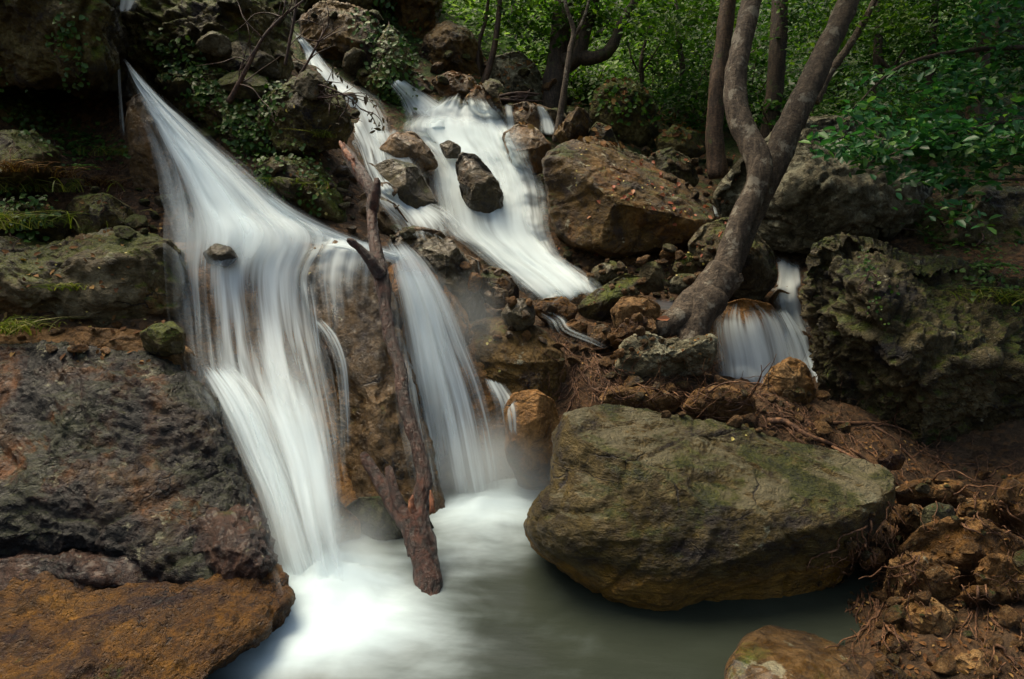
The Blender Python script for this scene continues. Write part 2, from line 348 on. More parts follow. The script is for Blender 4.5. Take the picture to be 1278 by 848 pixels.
CPa = np.array(CP); _xy = CPa[:, :2]
_A = np.sqrt(((_xy[:, None] - _xy[None]) ** 2).sum(-1) + 1e-4); n_ = len(_xy)
_Mx = np.zeros((n_ + 3, n_ + 3)); _Mx[:n_, :n_] = _A - .02 * np.eye(n_); _Mx[:n_, n_] = 1; _Mx[:n_, n_ + 1:] = _xy; _Mx[n_:, :n_] = _Mx[:n_, n_:].T
_sol = np.linalg.solve(_Mx, np.concatenate([CPa[:, 2], [0, 0, 0]]))
def ground_z(x, y):
    x = np.atleast_1d(np.asarray(x, float)); y = np.atleast_1d(np.asarray(y, float)); out = np.empty(len(x))
    for i in range(0, len(x), 20000):
        q = np.stack([x[i:i + 20000], y[i:i + 20000]], -1)
        r = np.sqrt(((q[:, None] - _xy[None]) ** 2).sum(-1) + 1e-4)
        out[i:i + 20000] = r @ _sol[:n_] + _sol[n_] + q @ _sol[n_ + 1:]
    return out
def axis(a, b, fine, lo, hi, grow=1.13):
    l = list(np.arange(a, b, fine)); s = fine
    while l[-1] < hi: s = min(s * grow, 3); l.append(l[-1] + s)
    s = fine
    while l[0] > lo: s = min(s * grow, 3); l.insert(0, l[0] - s)
    return np.array(l)
gx = axis(-3.6, 3.6, .035, -60, 60); gy = axis(1.2, 7.5, .035, -30, 90, 1.06)
X, Y = np.meshgrid(gx, gy); xf, yf = X.ravel(), Y.ravel()
zf = ground_z(xf, yf)
P3 = np.stack([xf, yf, zf], -1); near = np.clip(1.5 - yf / 14, .4, 1)
zf = zf + near * (.05 * fbm(P3 * 2.2, 4) + .035 * ridged(P3 * 5, 3) - .03) + .02 * fbm(P3 * 12, 3)
zf = np.where(yf > 9, zf + .35 * fbm(P3 * .35, 3), zf)
nx, ny = len(gx), len(gy); ii = np.arange(nx * ny).reshape(ny, nx)
F = np.stack([ii[:-1, :-1], ii[:-1, 1:], ii[1:, 1:], ii[1:, :-1]], -1).reshape(-1, 4)
ground = struct(mesh_np('ground', np.stack([xf, yf, zf], -1), F, M['earth'], loc=(0, 0, 0)))

# ------------------------------------------------------------------ rocks
_CS = {}
def cubesphere(n):
    if n in _CS: return _CS[n]
    t = np.tan(np.linspace(-1, 1, n + 1) * math.pi / 4); A, B = np.meshgrid(t, t); one = np.ones_like(A)
    V, Fs = [], []
    idx = np.arange((n + 1) ** 2).reshape(n + 1, n + 1)
    q = np.stack([idx[:-1, :-1], idx[:-1, 1:], idx[1:, 1:], idx[1:, :-1]], -1).reshape(-1, 4)
    for k, (a, b, c) in enumerate([(A, B, one), (-A, B, -one), (one, A, B), (-one, -A, B), (B, one, A), (B, -one, -A)]):
        V.append(np.stack([a, b, c], -1).reshape(-1, 3)); Fs.append(q + k * (n + 1) ** 2)
    V = np.vstack(V); V /= np.linalg.norm(V, axis=1)[:, None]; Fs = np.vstack(Fs)
    _, first, inv = np.unique(np.round(V, 6), axis=0, return_index=True, return_inverse=True)
    _CS[n] = (V[first], inv.ravel()[Fs]); return _CS[n]
def vnormals(v, f):
    n = np.cross(v[f[:, 2]] - v[f[:, 0]], v[f[:, 3]] - v[f[:, 1]]); out = np.zeros_like(v)
    for k in range(4): np.add.at(out, f[:, k], n)
    return out / (np.linalg.norm(out, axis=1)[:, None] + 1e-12)
def rough_up(v, f, size, amp, crag, seed, strata):
    nrm = vnormals(v, f)
    if (nrm * (v - v.mean(0))).sum() < 0: nrm = -nrm; f[:] = f[:, ::-1]
    q = v + seed * 13.7
    qs = q * np.array([1, 1, 1 + strata]) if strata else q
    s = 1.0 / size
    wq = q + .25 * size * np.stack([pn(q * s * 1.5), pn(q * s * 1.5 + 9), pn(q * s * 1.5 + 21)], -1)
    f1, f2 = worley(wq * s * 2.2)
    disp = amp * size * (.55 * fbm(qs * s * 1.6, 3) + .55 * (f1 - .5) * .8 + .30 * (ridged(qs * s * 4.5, 4) - .62))
    disp = disp - amp * size * .25 * np.exp(-((f2 - f1) / .06) ** 2)
    f3, f4 = worley(wq * s * 7 + 5)
    disp = disp + amp * size * .10 * (f3 - .5)
    if crag:
        r = ridged(wq * np.array([1, 1, 1.5]) * 5.0, 5, .6); c1, c2 = worley(wq * 7.5)
        disp = disp + crag * (r - .6) * 1.6 - crag * .5 * np.exp(-(c1 / .33) ** 2) + crag * .4 * (fbm(q * 22, 3))
    return v + nrm * disp[:, None]
ROCKS = {}
def rock(name, label, out, d, T, mat, n=44, k=2.6, amp=.16, crag=0.0, cuts=(), strata=0.0, group=None, cat='rock', back=None, dpy=0.0, facets=9):
    """out: the outline as seen, around the rock; d: its distance (dpy: more distance per unit of height in the outline); T: how far it bulges towards us"""
    out = np.array(out, float); c = out.mean(0)
    # area centroid
    x0, y0 = out[:, 0], out[:, 1]; x1, y1 = np.roll(x0, -1), np.roll(y0, -1); cr = x0 * y1 - x1 * y0; A = cr.sum() / 2
    if abs(A) > 1: c = np.array([((x0 + x1) * cr).sum() / (6 * A), ((y0 + y1) * cr).sum() / (6 * A)])
    poly = np.vstack([out, out[:1]]); t = np.linspace(0, 1, 14, endpoint=False)[:, None]
    dense = np.vstack([poly[i] * (1 - t) + poly[i + 1] * t for i in range(len(out))])
    for _ in range(5): dense = (np.roll(dense, 1, 0) + 2 * dense + np.roll(dense, -1, 0)) / 4
    ang = np.arctan2(dense[:, 1] - c[1], dense[:, 0] - c[0]); rad = np.hypot(dense[:, 0] - c[0], dense[:, 1] - c[1])
    o = np.argsort(ang); ang, rad = ang[o], rad[o]
    D, Fq = cubesphere(n); Fq = Fq.copy()
    th = np.arctan2(-D[:, 2], D[:, 0]); s = np.hypot(D[:, 0], D[:, 2]); cc = -D[:, 1]
    R = np.interp(th, np.concatenate([ang - 2 * math.pi, ang, ang + 2 * math.pi]), np.tile(rad, 3))
    sc = 1 / (np.abs(s) ** k + np.abs(cc) ** k) ** (1 / k)
    s2, c2 = s * sc, cc * sc
    rr = np.random.default_rng(hash_s(label)); sx, sy = s2 * np.cos(th), s2 * np.sin(th)
    for _ in range(facets):
        az = rr.uniform(0, 2 * math.pi); tl = rr.uniform(.25, 1.15); ds = rr.uniform(.74, .93)
        lim = (ds - math.sin(tl) * (math.cos(az) * sx + math.sin(az) * sy)) / math.cos(tl)
        c2 = np.where(c2 > 0, np.maximum(np.minimum(c2, lim), np.minimum(c2, .12)), c2)
    px = c[0] + R * s2 * np.cos(th); py = c[1] + R * s2 * np.sin(th)
    Tb = T if back is None else back
    dd = d + dpy * (c[1] - py) - np.where(c2 > 0, T, Tb) * c2
    v = W(px, py, dd)
    for cu in cuts:
        a, b, e = [W(*q) for q in cu]; nn = np.cross(b - a, e - a); nn /= np.linalg.norm(nn)
        if nn[2] < 0: nn = -nn
        h = (v - a) @ nn; v = np.where((h > 0)[:, None], v - (h * .93)[:, None] * nn, v)
    size = float(np.sqrt(max(abs(A), 1))) / FPX * d
    seed = (hash_s(label) % 1000) / 10.0
    v = rough_up(v, Fq, max(size, .05), amp * .5, crag, seed, strata)
    ob = mesh_np(name, v, Fq, M[mat]); tag(ob, label, cat, group); return ob
def hash_s(s):
    h = 7
    for ch in s: h = (h * 31 + ord(ch)) % 1000003
    return h

rock('boulder', 'huge smooth olive brown boulder overhanging the pool, with a tan underside', [(692, 548), (708, 520), (745, 506), (800, 506), (870, 520), (950, 536), (1040, 560), (1100, 578), (1119, 596), (1110, 628), (1085, 662), (1060, 705), (1040, 742), (1010, 780), (955, 800), (900, 796), (830, 776), (760, 750), (705, 714), (668, 684), (655, 655), (664, 632), (688, 608), (693, 580)],
     2.72, .32, 'boulder', n=170, k=3.2, amp=.11, facets=4, dpy=.0013, cuts=[((745, 508, 2.89), (1100, 582, 2.83), (880, 602, 2.46))], strata=.8, crag=.010, cat='boulder')
rock('boulder', 'big flat-topped grey boulder beside the upper cascade, its top strewn with yellow leaves', [(679, 198), (700, 178), (740, 168), (790, 183), (850, 222), (885, 252), (893, 275), (872, 300), (820, 316), (760, 324), (715, 314), (695, 292), (684, 250)],
     6.0, .75, 'brown', n=90, k=3.2, amp=.13, cuts=[((700, 177, 6.0), (885, 253, 6.0), (760, 243, 5.45))], strata=.6, crag=.012, cat='boulder')
rock('boulder', 'dark craggy tufa boulder full of holes on the bank beyond the huge smooth boulder', [(1008, 335), (1016, 305), (1050, 292), (1100, 298), (1140, 318), (1200, 320), (1260, 342), (1340, 380), (1390, 480), (1360, 610), (1250, 612), (1150, 585), (1060, 545), (1026, 500), (1024, 420), (1012, 375)],
     4.1, .65, 'crag', n=170, k=2.6, amp=.22, crag=.062, strata=.6, cat='boulder')
rock('boulder', 'dark slimy dome-shaped boulder left of the nearest fall', [(-160, 455), (0, 436), (90, 432), (180, 441), (235, 462), (270, 503), (290, 560), (322, 620), (341, 680), (328, 725), (285, 747), (230, 738), (180, 718), (110, 712), (40, 735), (-40, 745), (-170, 720)],
     2.87, .30, 'shore', n=150, k=2.6, amp=.14, crag=.026, dpy=.0032, cat='boulder')
rock('rock_ledge', 'ochre rock shelf sloping into the pool under the dark slimy boulder', [(-200, 735), (-40, 722), (60, 705), (150, 700), (250, 705), (320, 690), (352, 705), (358, 750), (330, 790), (270, 835), (210, 900), (80, 1000), (-200, 1000)],
     1.96, .22, 'orange', n=140, k=2.8, amp=.14, crag=.026, dpy=.0036, cat='rock')
M['plum'] = rock_mat('wet_purple_brown_stone', (.010, .005, .004), (.045, .024, .018), (.10, .062, .05), moss=.1, lichen=.05, wet=.8, stain=.3, stainc=(.12, .05, .03), scale=2.0, bump=1.3)
rock('rock', 'wet purple brown rock between the slimy boulder and the water', [(222, 640), (262, 600), (310, 604), (334, 655), (346, 700), (330, 742), (280, 758), (236, 738)], 2.58, .24, 'plum', n=80, amp=.14, crag=.02, dpy=.003)
rock('rock', 'wet dark rock seam under the slimy boulder', [(-60, 700), (40, 690), (130, 680), (215, 682), (250, 720), (230, 752), (140, 745), (40, 752), (-60, 760)], 2.46, .22, 'plum', n=80, amp=.16, crag=.02, dpy=.002)
rock('rock_ledge', 'blocky mossy grey rock ledge at the lip of the nearest fall', [(-120, 315), (0, 302), (80, 295), (150, 288), (200, 292), (222, 308), (230, 360), (226, 402), (150, 414), (60, 408), (-120, 405)],
     3.85, .38, 'grey', n=90, k=4.0, amp=.20, crag=.022, strata=1.5, cuts=[((0, 303, 3.85), (200, 292, 3.85), (100, 330, 3.5))])
rock('stone', 'small mossy stone wedged under the blocky ledge beside the fall', [(173, 415), (190, 404), (215, 402), (232, 415), (230, 440), (205, 446), (180, 436)], 3.35, .14, 'mossy', n=36)
rock('rock_ledge', 'low brown shelf of dirt and rock between ledge and slimy boulder', [(-60, 415), (80, 408), (180, 412), (240, 440), (250, 480), (150, 470), (60, 465), (-60, 460)], 3.5, .2, 'rust', n=60, amp=.12)
rock('cliff_overhang', 'mossy overhanging rock roof above the dark cave', [(-140, -140), (60, -160), (130, -90), (150, -20), (157, 50), (152, 92), (128, 118), (70, 104), (0, 100), (-140, 115)], 5.0, .8, 'mossy', n=100, k=3.2, amp=.22, crag=.035, cat='rock', back=2.2)  # unseen back drawn out to keep light out of the cave
rock('rock', 'dark rock closing the end of the cave', [(-160, 60), (-20, 70), (40, 110), (70, 160), (50, 200), (-160, 200)], 5.6, .6, 'mossy', n=50, k=3, back=1.6)  # added to shut out light at the cave's side
rock('rock', 'shadowed rock at the back of the chute outlet', [(145, 60), (175, 60), (200, 110), (205, 170), (150, 175), (140, 110)], 5.7, .5, 'wet', n=50, k=3, back=1.8)
rock('rock', 'tilted mossy rock in the grass below the cave', [(-40, 175), (10, 163), (45, 166), (76, 190), (80, 218), (52, 238), (0, 244), (-40, 240)], 4.3, .25, 'mossy', n=50, crag=.01)
rock('rock', 'angular mossy rock beside the cave mouth rill', [(78, 262), (100, 246), (132, 240), (165, 262), (172, 285), (150, 296), (95, 294)], 4.15, .2, 'mossy', n=44, crag=.01)
rock('rock', 'mossy rock behind the blocky ledge among grass', [(-30, 262), (20, 250), (60, 258), (90, 280), (80, 300), (10, 306), (-30, 300)], 4.1, .22, 'mossy', n=44, crag=.01)
rock('rock_pillar', 'wet brown rock rib along the near side of the chute', [(158, 130), (175, 112), (192, 122), (208, 160), (218, 215), (232, 280), (190, 285), (168, 245), (160, 190)], 4.75, .28, 'wetbrown', n=56, k=2.4, amp=.16, crag=.012)
rock('cliff', 'big mossy grey cliff face above the chute', [(138, 20), (170, -60), (260, -100), (340, -60), (360, 20), (352, 90), (310, 112), (250, 112), (205, 95), (160, 70)], 5.75, .65, 'mossy', n=100, k=2.8, amp=.20, crag=.035, strata=.8, dpy=.003)
rock('cliff', 'ivy covered earthy rock slope beside the chute', [(190, 92), (230, 75), (300, 85), (350, 100), (365, 160), (340, 205), (310, 215), (265, 180), (225, 140)], 5.25, .4, 'mossy', n=80, amp=.2, crag=.03, dpy=.003)
rock('rock', 'overhanging mossy boulder behind the top of the leaning log', [(322, 152), (335, 115), (372, 94), (402, 98), (428, 126), (439, 158), (428, 184), (392, 190), (350, 192)], 4.85, .42, 'mossy', n=70, amp=.18, crag=.022, cat='boulder')
rock('rock', 'mossy rock on the low slope between chute and log', [(320, 205), (352, 192), (400, 208), (428, 246), (436, 285), (395, 276), (350, 248)], 4.55, .25, 'mossy', n=56, crag=.016)
rock('rock', 'small grey rock in ivy at the edge of the chute', [(322, 205), (338, 196), (358, 200), (356, 216), (338, 222)], 4.4, .09, 'grey', n=30)
rock('rock', 'long lichen-streaked grey rock on the upper cliff', [(262, 60), (300, 50), (345, 75), (352, 100), (320, 112), (280, 95)], 5.25, .25, 'grey', n=50, crag=.016)
rock('rock', 'light brown rock above the highest stream', [(372, 66), (376, 22), (402, 2), (440, 6), (472, 30), (480, 62), (474, 96), (440, 100), (405, 82)], 8.2, .5, 'brown', n=56, amp=.2, crag=.03)
rock('cliff', 'shadowed ivy grown cliff behind the middle stream', [(440, 95), (468, 60), (486, 30), (510, 50), (515, 120), (530, 160), (510, 175), (470, 140)], 7.9, .4, 'mossy', n=50, amp=.2, crag=.03)
rock('cliff', 'tall brown cliff at the head of the main cascade', [(478, 60), (470, -60), (545, -90), (552, 0), (540, 60), (528, 92), (496, 88)], 9.8, .7, 'brown', n=60, amp=.2, crag=.05)
rock('cliff', 'dark ivied cliff at the top of the frame behind thin saplings', [(340, 30), (330, -80), (480, -90), (485, 0), (465, 30), (420, 10), (375, 20), (362, 50)], 9.2, .6, 'mossy', n=60, amp=.2, crag=.05)
rock('boulder', 'rounded brown boulder beside the thin saplings', [(518, 75), (528, 42), (558, 26), (586, 38), (602, 64), (606, 96), (590, 112), (550, 104), (524, 98)], 9.3, .5, 'brown', n=56, amp=.16, crag=.02, cat='boulder')
rock('boulder', 'lichen-white boulder behind the brushwood', [(604, 104), (614, 72), (650, 63), (672, 86), (690, 110), (688, 140), (640, 138), (610, 128)], 9.4, .5, 'pale', n=56, amp=.2, crag=.03, cat='boulder')
rock('rock', 'flat grey green slab in the head of the main cascade', [(474, 86), (500, 80), (526, 92), (548, 116), (530, 128), (500, 124)], 8.3, .25, 'wet', n=40)
rock('rock', 'brown rock at the head of the cascade under the rounded boulder', [(536, 100), (560, 88), (590, 96), (602, 118), (585, 132), (550, 122)], 8.3, .25, 'wetbrown', n=40)
rock('rock', 'dark rock on the far shoulder of the cascade', [(580, 122), (600, 106), (622, 116), (632, 148), (608, 152), (588, 140)], 7.8, .2, 'wetbrown', n=40)
rock('rock', 'brown step rock between two short falls', [(628, 134), (655, 126), (690, 136), (700, 168), (660, 176), (630, 168)], 8.0, .25, 'wetbrown', n=44)
rock('rock', 'wet brown rock on the shoulder between cascade and flat-topped boulder', [(626, 168), (648, 155), (670, 162), (688, 180), (686, 212), (662, 220), (638, 204)], 6.9, .25, 'wetbrown', n=44)
rock('rock', 'brown mossy rock against the slim sapling', [(690, 168), (705, 150), (730, 152), (742, 170), (738, 188), (700, 184)], 7.4, .25, 'brown', n=40)
rock('rock', 'dark green rock in the far rill', [(732, 168), (744, 152), (764, 160), (772, 182), (755, 190), (738, 186)], 7.2, .2, 'mossy', n=36)
rock('rock', 'brown rock behind the upper end of the leaning log', [(438, 250), (462, 238), (492, 252), (514, 284), (506, 302), (470, 300), (442, 282)], 4.85, .25, 'wetbrown', n=50)
rock('rock', 'dark glistening rock beside the second fall', [(484, 300), (515, 285), (548, 288), (572, 308), (592, 342), (606, 382), (600, 416), (560, 415), (515, 372)], 4.25, .26, 'wet', n=80, amp=.16, crag=.014)
rock('rock', 'smooth brown rock at the foot of the cascade', [(594, 350), (610, 334), (632, 338), (648, 360), (648, 378), (620, 386), (598, 372)], 4.4, .16, 'brown', n=44)
rock('rock', 'small wet brown stone above the mossy round stone', [(602, 366), (618, 358), (634, 362), (634, 380), (612, 384)], 4.15, .08, 'wetbrown', n=30)
rock('rock', 'round dark mossy stone on the ledge edge', [(626, 392), (636, 376), (654, 372), (668, 382), (667, 404), (650, 416), (632, 410)], 4.0, .14, 'wet', n=44, k=2.2)
rock('rock', 'tall wet rock face between the two falls', [(366, 345), (382, 308), (425, 300), (468, 314), (490, 352), (500, 420), (520, 480), (540, 560), (560, 640), (545, 700), (470, 712), (435, 650), (424, 560), (418, 480), (392, 420)],
     3.55, .22, 'wetbrown', n=100, k=2.6, amp=.10, crag=.02, dpy=.0021, cat='rock face')
rock('rock', 'tan travertine rock wall behind the nearest fall', [(205, 312), (240, 300), (320, 296), (390, 300), (415, 400), (432, 500), (455, 620), (470, 715), (400, 745), (345, 735), (318, 640), (270, 520), (222, 440)],
     3.62, .12, 'tan', n=90, k=2.6, amp=.09, crag=.016, dpy=.0026, cat='rock face')
rock('rock', 'tan travertine rock wall behind the second fall', [(478, 335), (520, 318), (560, 350), (600, 430), (630, 490), (650, 560), (655, 630), (560, 655), (515, 570), (500, 430)],
     3.85, .12, 'tan', n=80, k=2.6, amp=.09, crag=.014, dpy=.0016, cat='rock face')
rock('rock', 'mossy brown slope rock under the round dark stone', [(575, 405), (620, 395), (680, 412), (706, 450), (708, 510), (690, 545), (650, 540), (620, 500), (590, 450)], 3.95, .2, 'brown', n=70, amp=.13, crag=.018, dpy=.002)
rock('rock', 'smooth wet pinkish rock in the spray by the pool', [(628, 512), (640, 490), (668, 485), (692, 498), (700, 530), (694, 575), (690, 615), (650, 618), (632, 570)], 3.5, .16, 'tan', n=60, k=2.4, amp=.10)
rock('rock', 'flat tan rock awash at the foot of the nearest fall', [(340, 640), (372, 610), (420, 620), (450, 650), (452, 692), (400, 712), (352, 700)], 2.98, .12, 'tan', n=44)
rock('rock', 'flat brown stone at the base of the leaning log', [(425, 640), (450, 620), (500, 622), (540, 650), (560, 700), (500, 718), (440, 706)], 3.05, .12, 'green', n=44)
# rubble ledge
rock('stone', 'grey pink stone at the end of the cascade pool', [(732, 350), (742, 332), (764, 325), (784, 336), (780, 358), (748, 362)], 5.1, .15, 'grey', n=36)
rock('stone', 'long moss-topped stone lying aslant on the rubble ledge', [(718, 385), (742, 362), (780, 342), (806, 346), (800, 368), (768, 384), (752, 404), (730, 408)], 4.75, .18, 'mossy', n=50)
rock('stone', 'tan block on the rubble ledge before the long mossy stone', [(762, 388), (776, 370), (802, 369), (824, 382), (822, 402), (792, 414), (768, 410)], 4.35, .15, 'rust', n=44, k=3.2)
rock('stone', 'small brown cube-like stone beside the little rill', [(736, 418), (744, 406), (760, 406), (766, 420), (760, 440), (740, 438)], 4.2, .1, 'brown', n=36, k=3.4)
rock('stone', 'ochre lumpy stone at the toe of the big tree root', [(760, 422), (776, 404), (800, 392), (816, 398), (812, 414), (784, 432), (766, 438)], 4.15, .12, 'orange', n=44, crag=.01)
rock('stone', 'grey stone with mossy foot in the rubble', [(795, 350), (804, 328), (822, 324), (830, 342), (828, 364), (800, 366)], 4.8, .13, 'grey', n=36)
rock('stone', 'flat pale grey stone behind the tree root', [(832, 354), (846, 342), (872, 343), (890, 352), (884, 364), (852, 370), (836, 366)], 4.85, .14, 'pale', n=40)
rock('stone', 'tall mossy stone beside the pinkish pebbles', [(838, 338), (846, 320), (862, 316), (872, 330), (866, 346), (846, 348)], 5.2, .1, 'mossy', n=36)
rock('stone', 'pink stone topmost in the pebble heap by the boulder', [(822, 318), (828, 310), (844, 308), (848, 318), (838, 326), (826, 326)], 5.35, .08, 'rust', n=28)
rock('stone', 'moss and tan lumpy stone below the tree root', [(768, 458), (776, 430), (800, 416), (836, 422), (866, 424), (888, 420), (893, 440), (884, 462), (856, 470), (836, 484), (808, 480), (780, 476)], 3.95, .2, 'pale', n=64, amp=.25, crag=.02)
rock('boulder', 'dark grey boulder behind the foot of the curved tree', [(858, 304), (878, 280), (908, 270), (944, 288), (968, 318), (968, 350), (952, 376), (918, 372), (884, 338), (864, 330)], 5.25, .35, 'grey', n=64, amp=.15, crag=.02, cat='boulder')
rock('rock', 'smooth orange lip rock of the small side fall', [(876, 405), (890, 384), (925, 372), (962, 380), (985, 412), (1002, 460), (1000, 510), (930, 520), (880, 500)], 4.85, .22, 'tan', n=56, k=2.4, amp=.07)
rock('rock', 'brown pointed rock in front of the small side fall', [(945, 492), (960, 466), (984, 445), (1004, 452), (1018, 478), (1024, 510), (980, 516)], 3.9, .16, 'rust', n=50, amp=.2, crag=.012)
rock('rock', 'reddish submerged rock in the side stream', [(958, 375), (972, 360), (1000, 372), (1010, 396), (985, 402)], 5.3, .1, 'rust', n=30)
rock('rock', 'wet reddish rock at the edge of the side stream', [(985, 420), (1005, 412), (1030, 440), (1030, 480), (1000, 466)], 4.85, .1, 'rust', n=30)
rock('boulder', 'large lichen-blotched boulder behind the forked tree', [(888, 245), (930, 190), (985, 150), (1050, 146), (1115, 175), (1160, 215), (1170, 262), (1110, 300), (1020, 318), (950, 310), (905, 280)], 6.4, .8, 'pale', n=90, amp=.2, crag=.03, cat='boulder')
rock('boulder', 'shaded boulder behind the craggy tufa boulder', [(1120, 300), (1150, 250), (1220, 235), (1330, 250), (1400, 330), (1300, 380), (1180, 350)], 6.2, .6, 'crag', n=56, amp=.2, crag=.03, cat='boulder')
rock('boulder', 'mossy boulder at the bend of the far rill', [(734, 152), (744, 116), (765, 98), (796, 102), (816, 126), (824, 165), (806, 192), (764, 188), (742, 172)], 8.6, .5, 'mossy', n=60, amp=.18, crag=.025, cat='boulder')
rock('rock', 'grey fissured rock with yellow leaves behind the flat-topped boulder', [(738, 205), (752, 186), (780, 184), (806, 196), (820, 222), (800, 240), (760, 232)], 6.75, .25, 'grey', n=50, amp=.2, crag=.02)
rock('rock', 'pitted brown rock behind the flat-topped boulder', [(800, 225), (812, 194), (836, 183), (862, 200), (874, 228), (850, 246), (814, 242)], 6.9, .25, 'crag', n=50, amp=.2, crag=.02)
rock('rock', 'dark rock under the hanging beech leaves', [(816, 175), (840, 155), (870, 165), (885, 190), (860, 205), (825, 198)], 8.2, .3, 'mossy', n=36)
# bank on the near right
rock('rock_slab', 'smooth wet brown slab in the corner of the pool', [(905, 830), (925, 795), (960, 780), (1020, 782), (1070, 815), (1100, 850), (1080, 920), (960, 930), (900, 880)], 2.0, .2, 'wetbrown', n=70, k=3.0, amp=.08, dpy=.003, cuts=[((940, 786, 2.2), (1070, 812, 2.13), (1000, 835, 1.82))])
rock('stone', 'round green black stone on the gravel bank', [(1147, 652), (1152, 634), (1170, 627), (1188, 633), (1196, 652), (1190, 670), (1168, 678), (1152, 670)], 2.72, .1, 'green', n=44, k=2.2)
rock('stone', 'pitted tan stone low in the root bank', [(1118, 780), (1130, 748), (1155, 742), (1190, 765), (1204, 800), (1190, 838), (1160, 842), (1130, 812)], 2.2, .14, 'rust', n=64, amp=.16, crag=.012)
rock('stone', 'brown stone beneath the tan pitted stone', [(1095, 800), (1112, 785), (1140, 796), (1146, 830), (1120, 846), (1100, 834)], 2.1, .1, 'brown', n=40, crag=.006)
rock('stone', 'tan stone beside the end of the huge boulder', [(1070, 696), (1080, 683), (1098, 683), (1107, 697), (1096, 712), (1078, 711)], 2.6, .06, 'rust', n=36)
rock('stone', 'flat oval tan stone in the dirt bank', [(1198, 742), (1212, 730), (1240, 732), (1256, 746), (1244, 760), (1212, 760)], 2.3, .06, 'rust', n=40)
rock('stone', 'ochre disc stone beside the long surface root', [(1094, 575), (1104, 562), (1122, 561), (1131, 572), (1124, 586), (1104, 588)], 3.2, .06, 'orange', n=36)
rock('stone', 'eroded tan plate on top of the bank', [(1110, 612), (1150, 598), (1200, 602), (1222, 622), (1212, 640), (1160, 636), (1120, 630)], 3.0, .12, 'rust', n=50, crag=.012)
rock('rock', 'craggy tan rock cut by the edge of the view', [(1242, 640), (1252, 600), (1290, 585), (1340, 620), (1330, 690), (1260, 680)], 2.8, .16, 'rust', n=50, crag=.016)
rock('rock', 'wide scree slope rock of the bank', [(1120, 690), (1150, 655), (1220, 645), (1290, 680), (1340, 740), (1330, 800), (1230, 780), (1150, 735)], 2.6, .14, 'rust', n=70, amp=.12, crag=.014)
rock('stone', 'tan stone at the bottom of the dirt bank', [(1176, 850), (1188, 820), (1222, 812), (1256, 832), (1262, 880), (1200, 900)], 1.98, .1, 'rust', n=44, crag=.008)
rock('rock', 'brown root-wrapped rock above the huge smooth boulder', [(850, 510), (866, 486), (905, 480), (940, 494), (945, 515), (900, 525)], 3.55, .12, 'rust', n=44, crag=.012)
rock('rock', 'long brown rock under the lumpy mossy stone', [(745, 500), (760, 482), (820, 484), (850, 498), (845, 515), (790, 520)], 3.62, .12, 'rust', n=44, crag=.012)
rock('rock', 'pitted tan rock on the bank below the round green black stone', [(1100, 745), (1112, 700), (1150, 690), (1196, 712), (1200, 748), (1160, 762), (1118, 768)], 2.42, .12, 'rust', n=56, amp=.2, crag=.02)
rock('rock', 'rough brown rock wedged under the craggy rock at the view edge', [(1215, 712), (1235, 690), (1290, 700), (1330, 740), (1290, 772), (1235, 752)], 2.35, .12, 'rust', n=50, amp=.2, crag=.018)
rock('rock', 'low brown rock beside the corner slab', [(1080, 860), (1098, 822), (1130, 838), (1160, 862), (1150, 900), (1090, 900)], 1.95, .12, 'brown', n=44, amp=.2, crag=.012)
rock('rock', 'lumpy tan rock on the bank just under the eroded tan plate', [(1120, 650), (1136, 628), (1160, 640), (1150, 668), (1128, 672)], 2.85, .08, 'rust', n=36, amp=.2, crag=.012)
rock('rock', 'broad tan rock behind the round green black stone', [(1190, 650), (1200, 622), (1240, 626), (1262, 652), (1236, 676), (1202, 672)], 2.85, .12, 'rust', n=50, amp=.2, crag=.016)
rock('rock', 'ochre rock in the little rill below the ledge', [(662, 385), (680, 372), (706, 372), (722, 386), (715, 404), (685, 408)], 4.5, .14, 'orange', n=40)
rock('rock', 'small tan rock at the turn of the rill', [(700, 408), (716, 398), (734, 404), (732, 420), (710, 424)], 4.3, .08, 'rust', n=30)

# ------------------------------------------------------------------ finding surfaces to put things on
bpy.context.view_layer.update(); DG = bpy.context.evaluated_depsgraph_get()
CO = Vector((0, 0, CAMZ))
def refresh():
    global DG
    bpy.context.view_layer.update(); DG = bpy.context.evaluated_depsgraph_get()
def hit(px, py):
    q = Vector(W(px, py, 1.0)) - CO
    ok, loc, nrm, _, ob, _ = S.ray_cast(DG, CO, q.normalized())
    return (np.array(loc), np.array(nrm), ob) if ok else (None, None, None)
def hit_depth(px, py, default):
    l, _, _ = hit(px, py); return default if l is None else l[1]
def in_poly(x, y, P):
    c = False; j = len(P) - 1
    for i in range(len(P)):
        if (P[i][1] > y) != (P[j][1] > y) and x < (P[j][0] - P[i][0]) * (y - P[i][1]) / (P[j][1] - P[i][1]) + P[i][0]: c = not c
        j = i
    return c
def sample_poly(P, n, rnd):
    xs = [p[0] for p in P]; ys = [p[1] for p in P]; out = []
    while len(out) < n:
        x, y = rnd.uniform(min(xs), max(xs)), rnd.uniform(min(ys), max(ys))
        if in_poly(x, y, P): out.append((x, y))
    return out

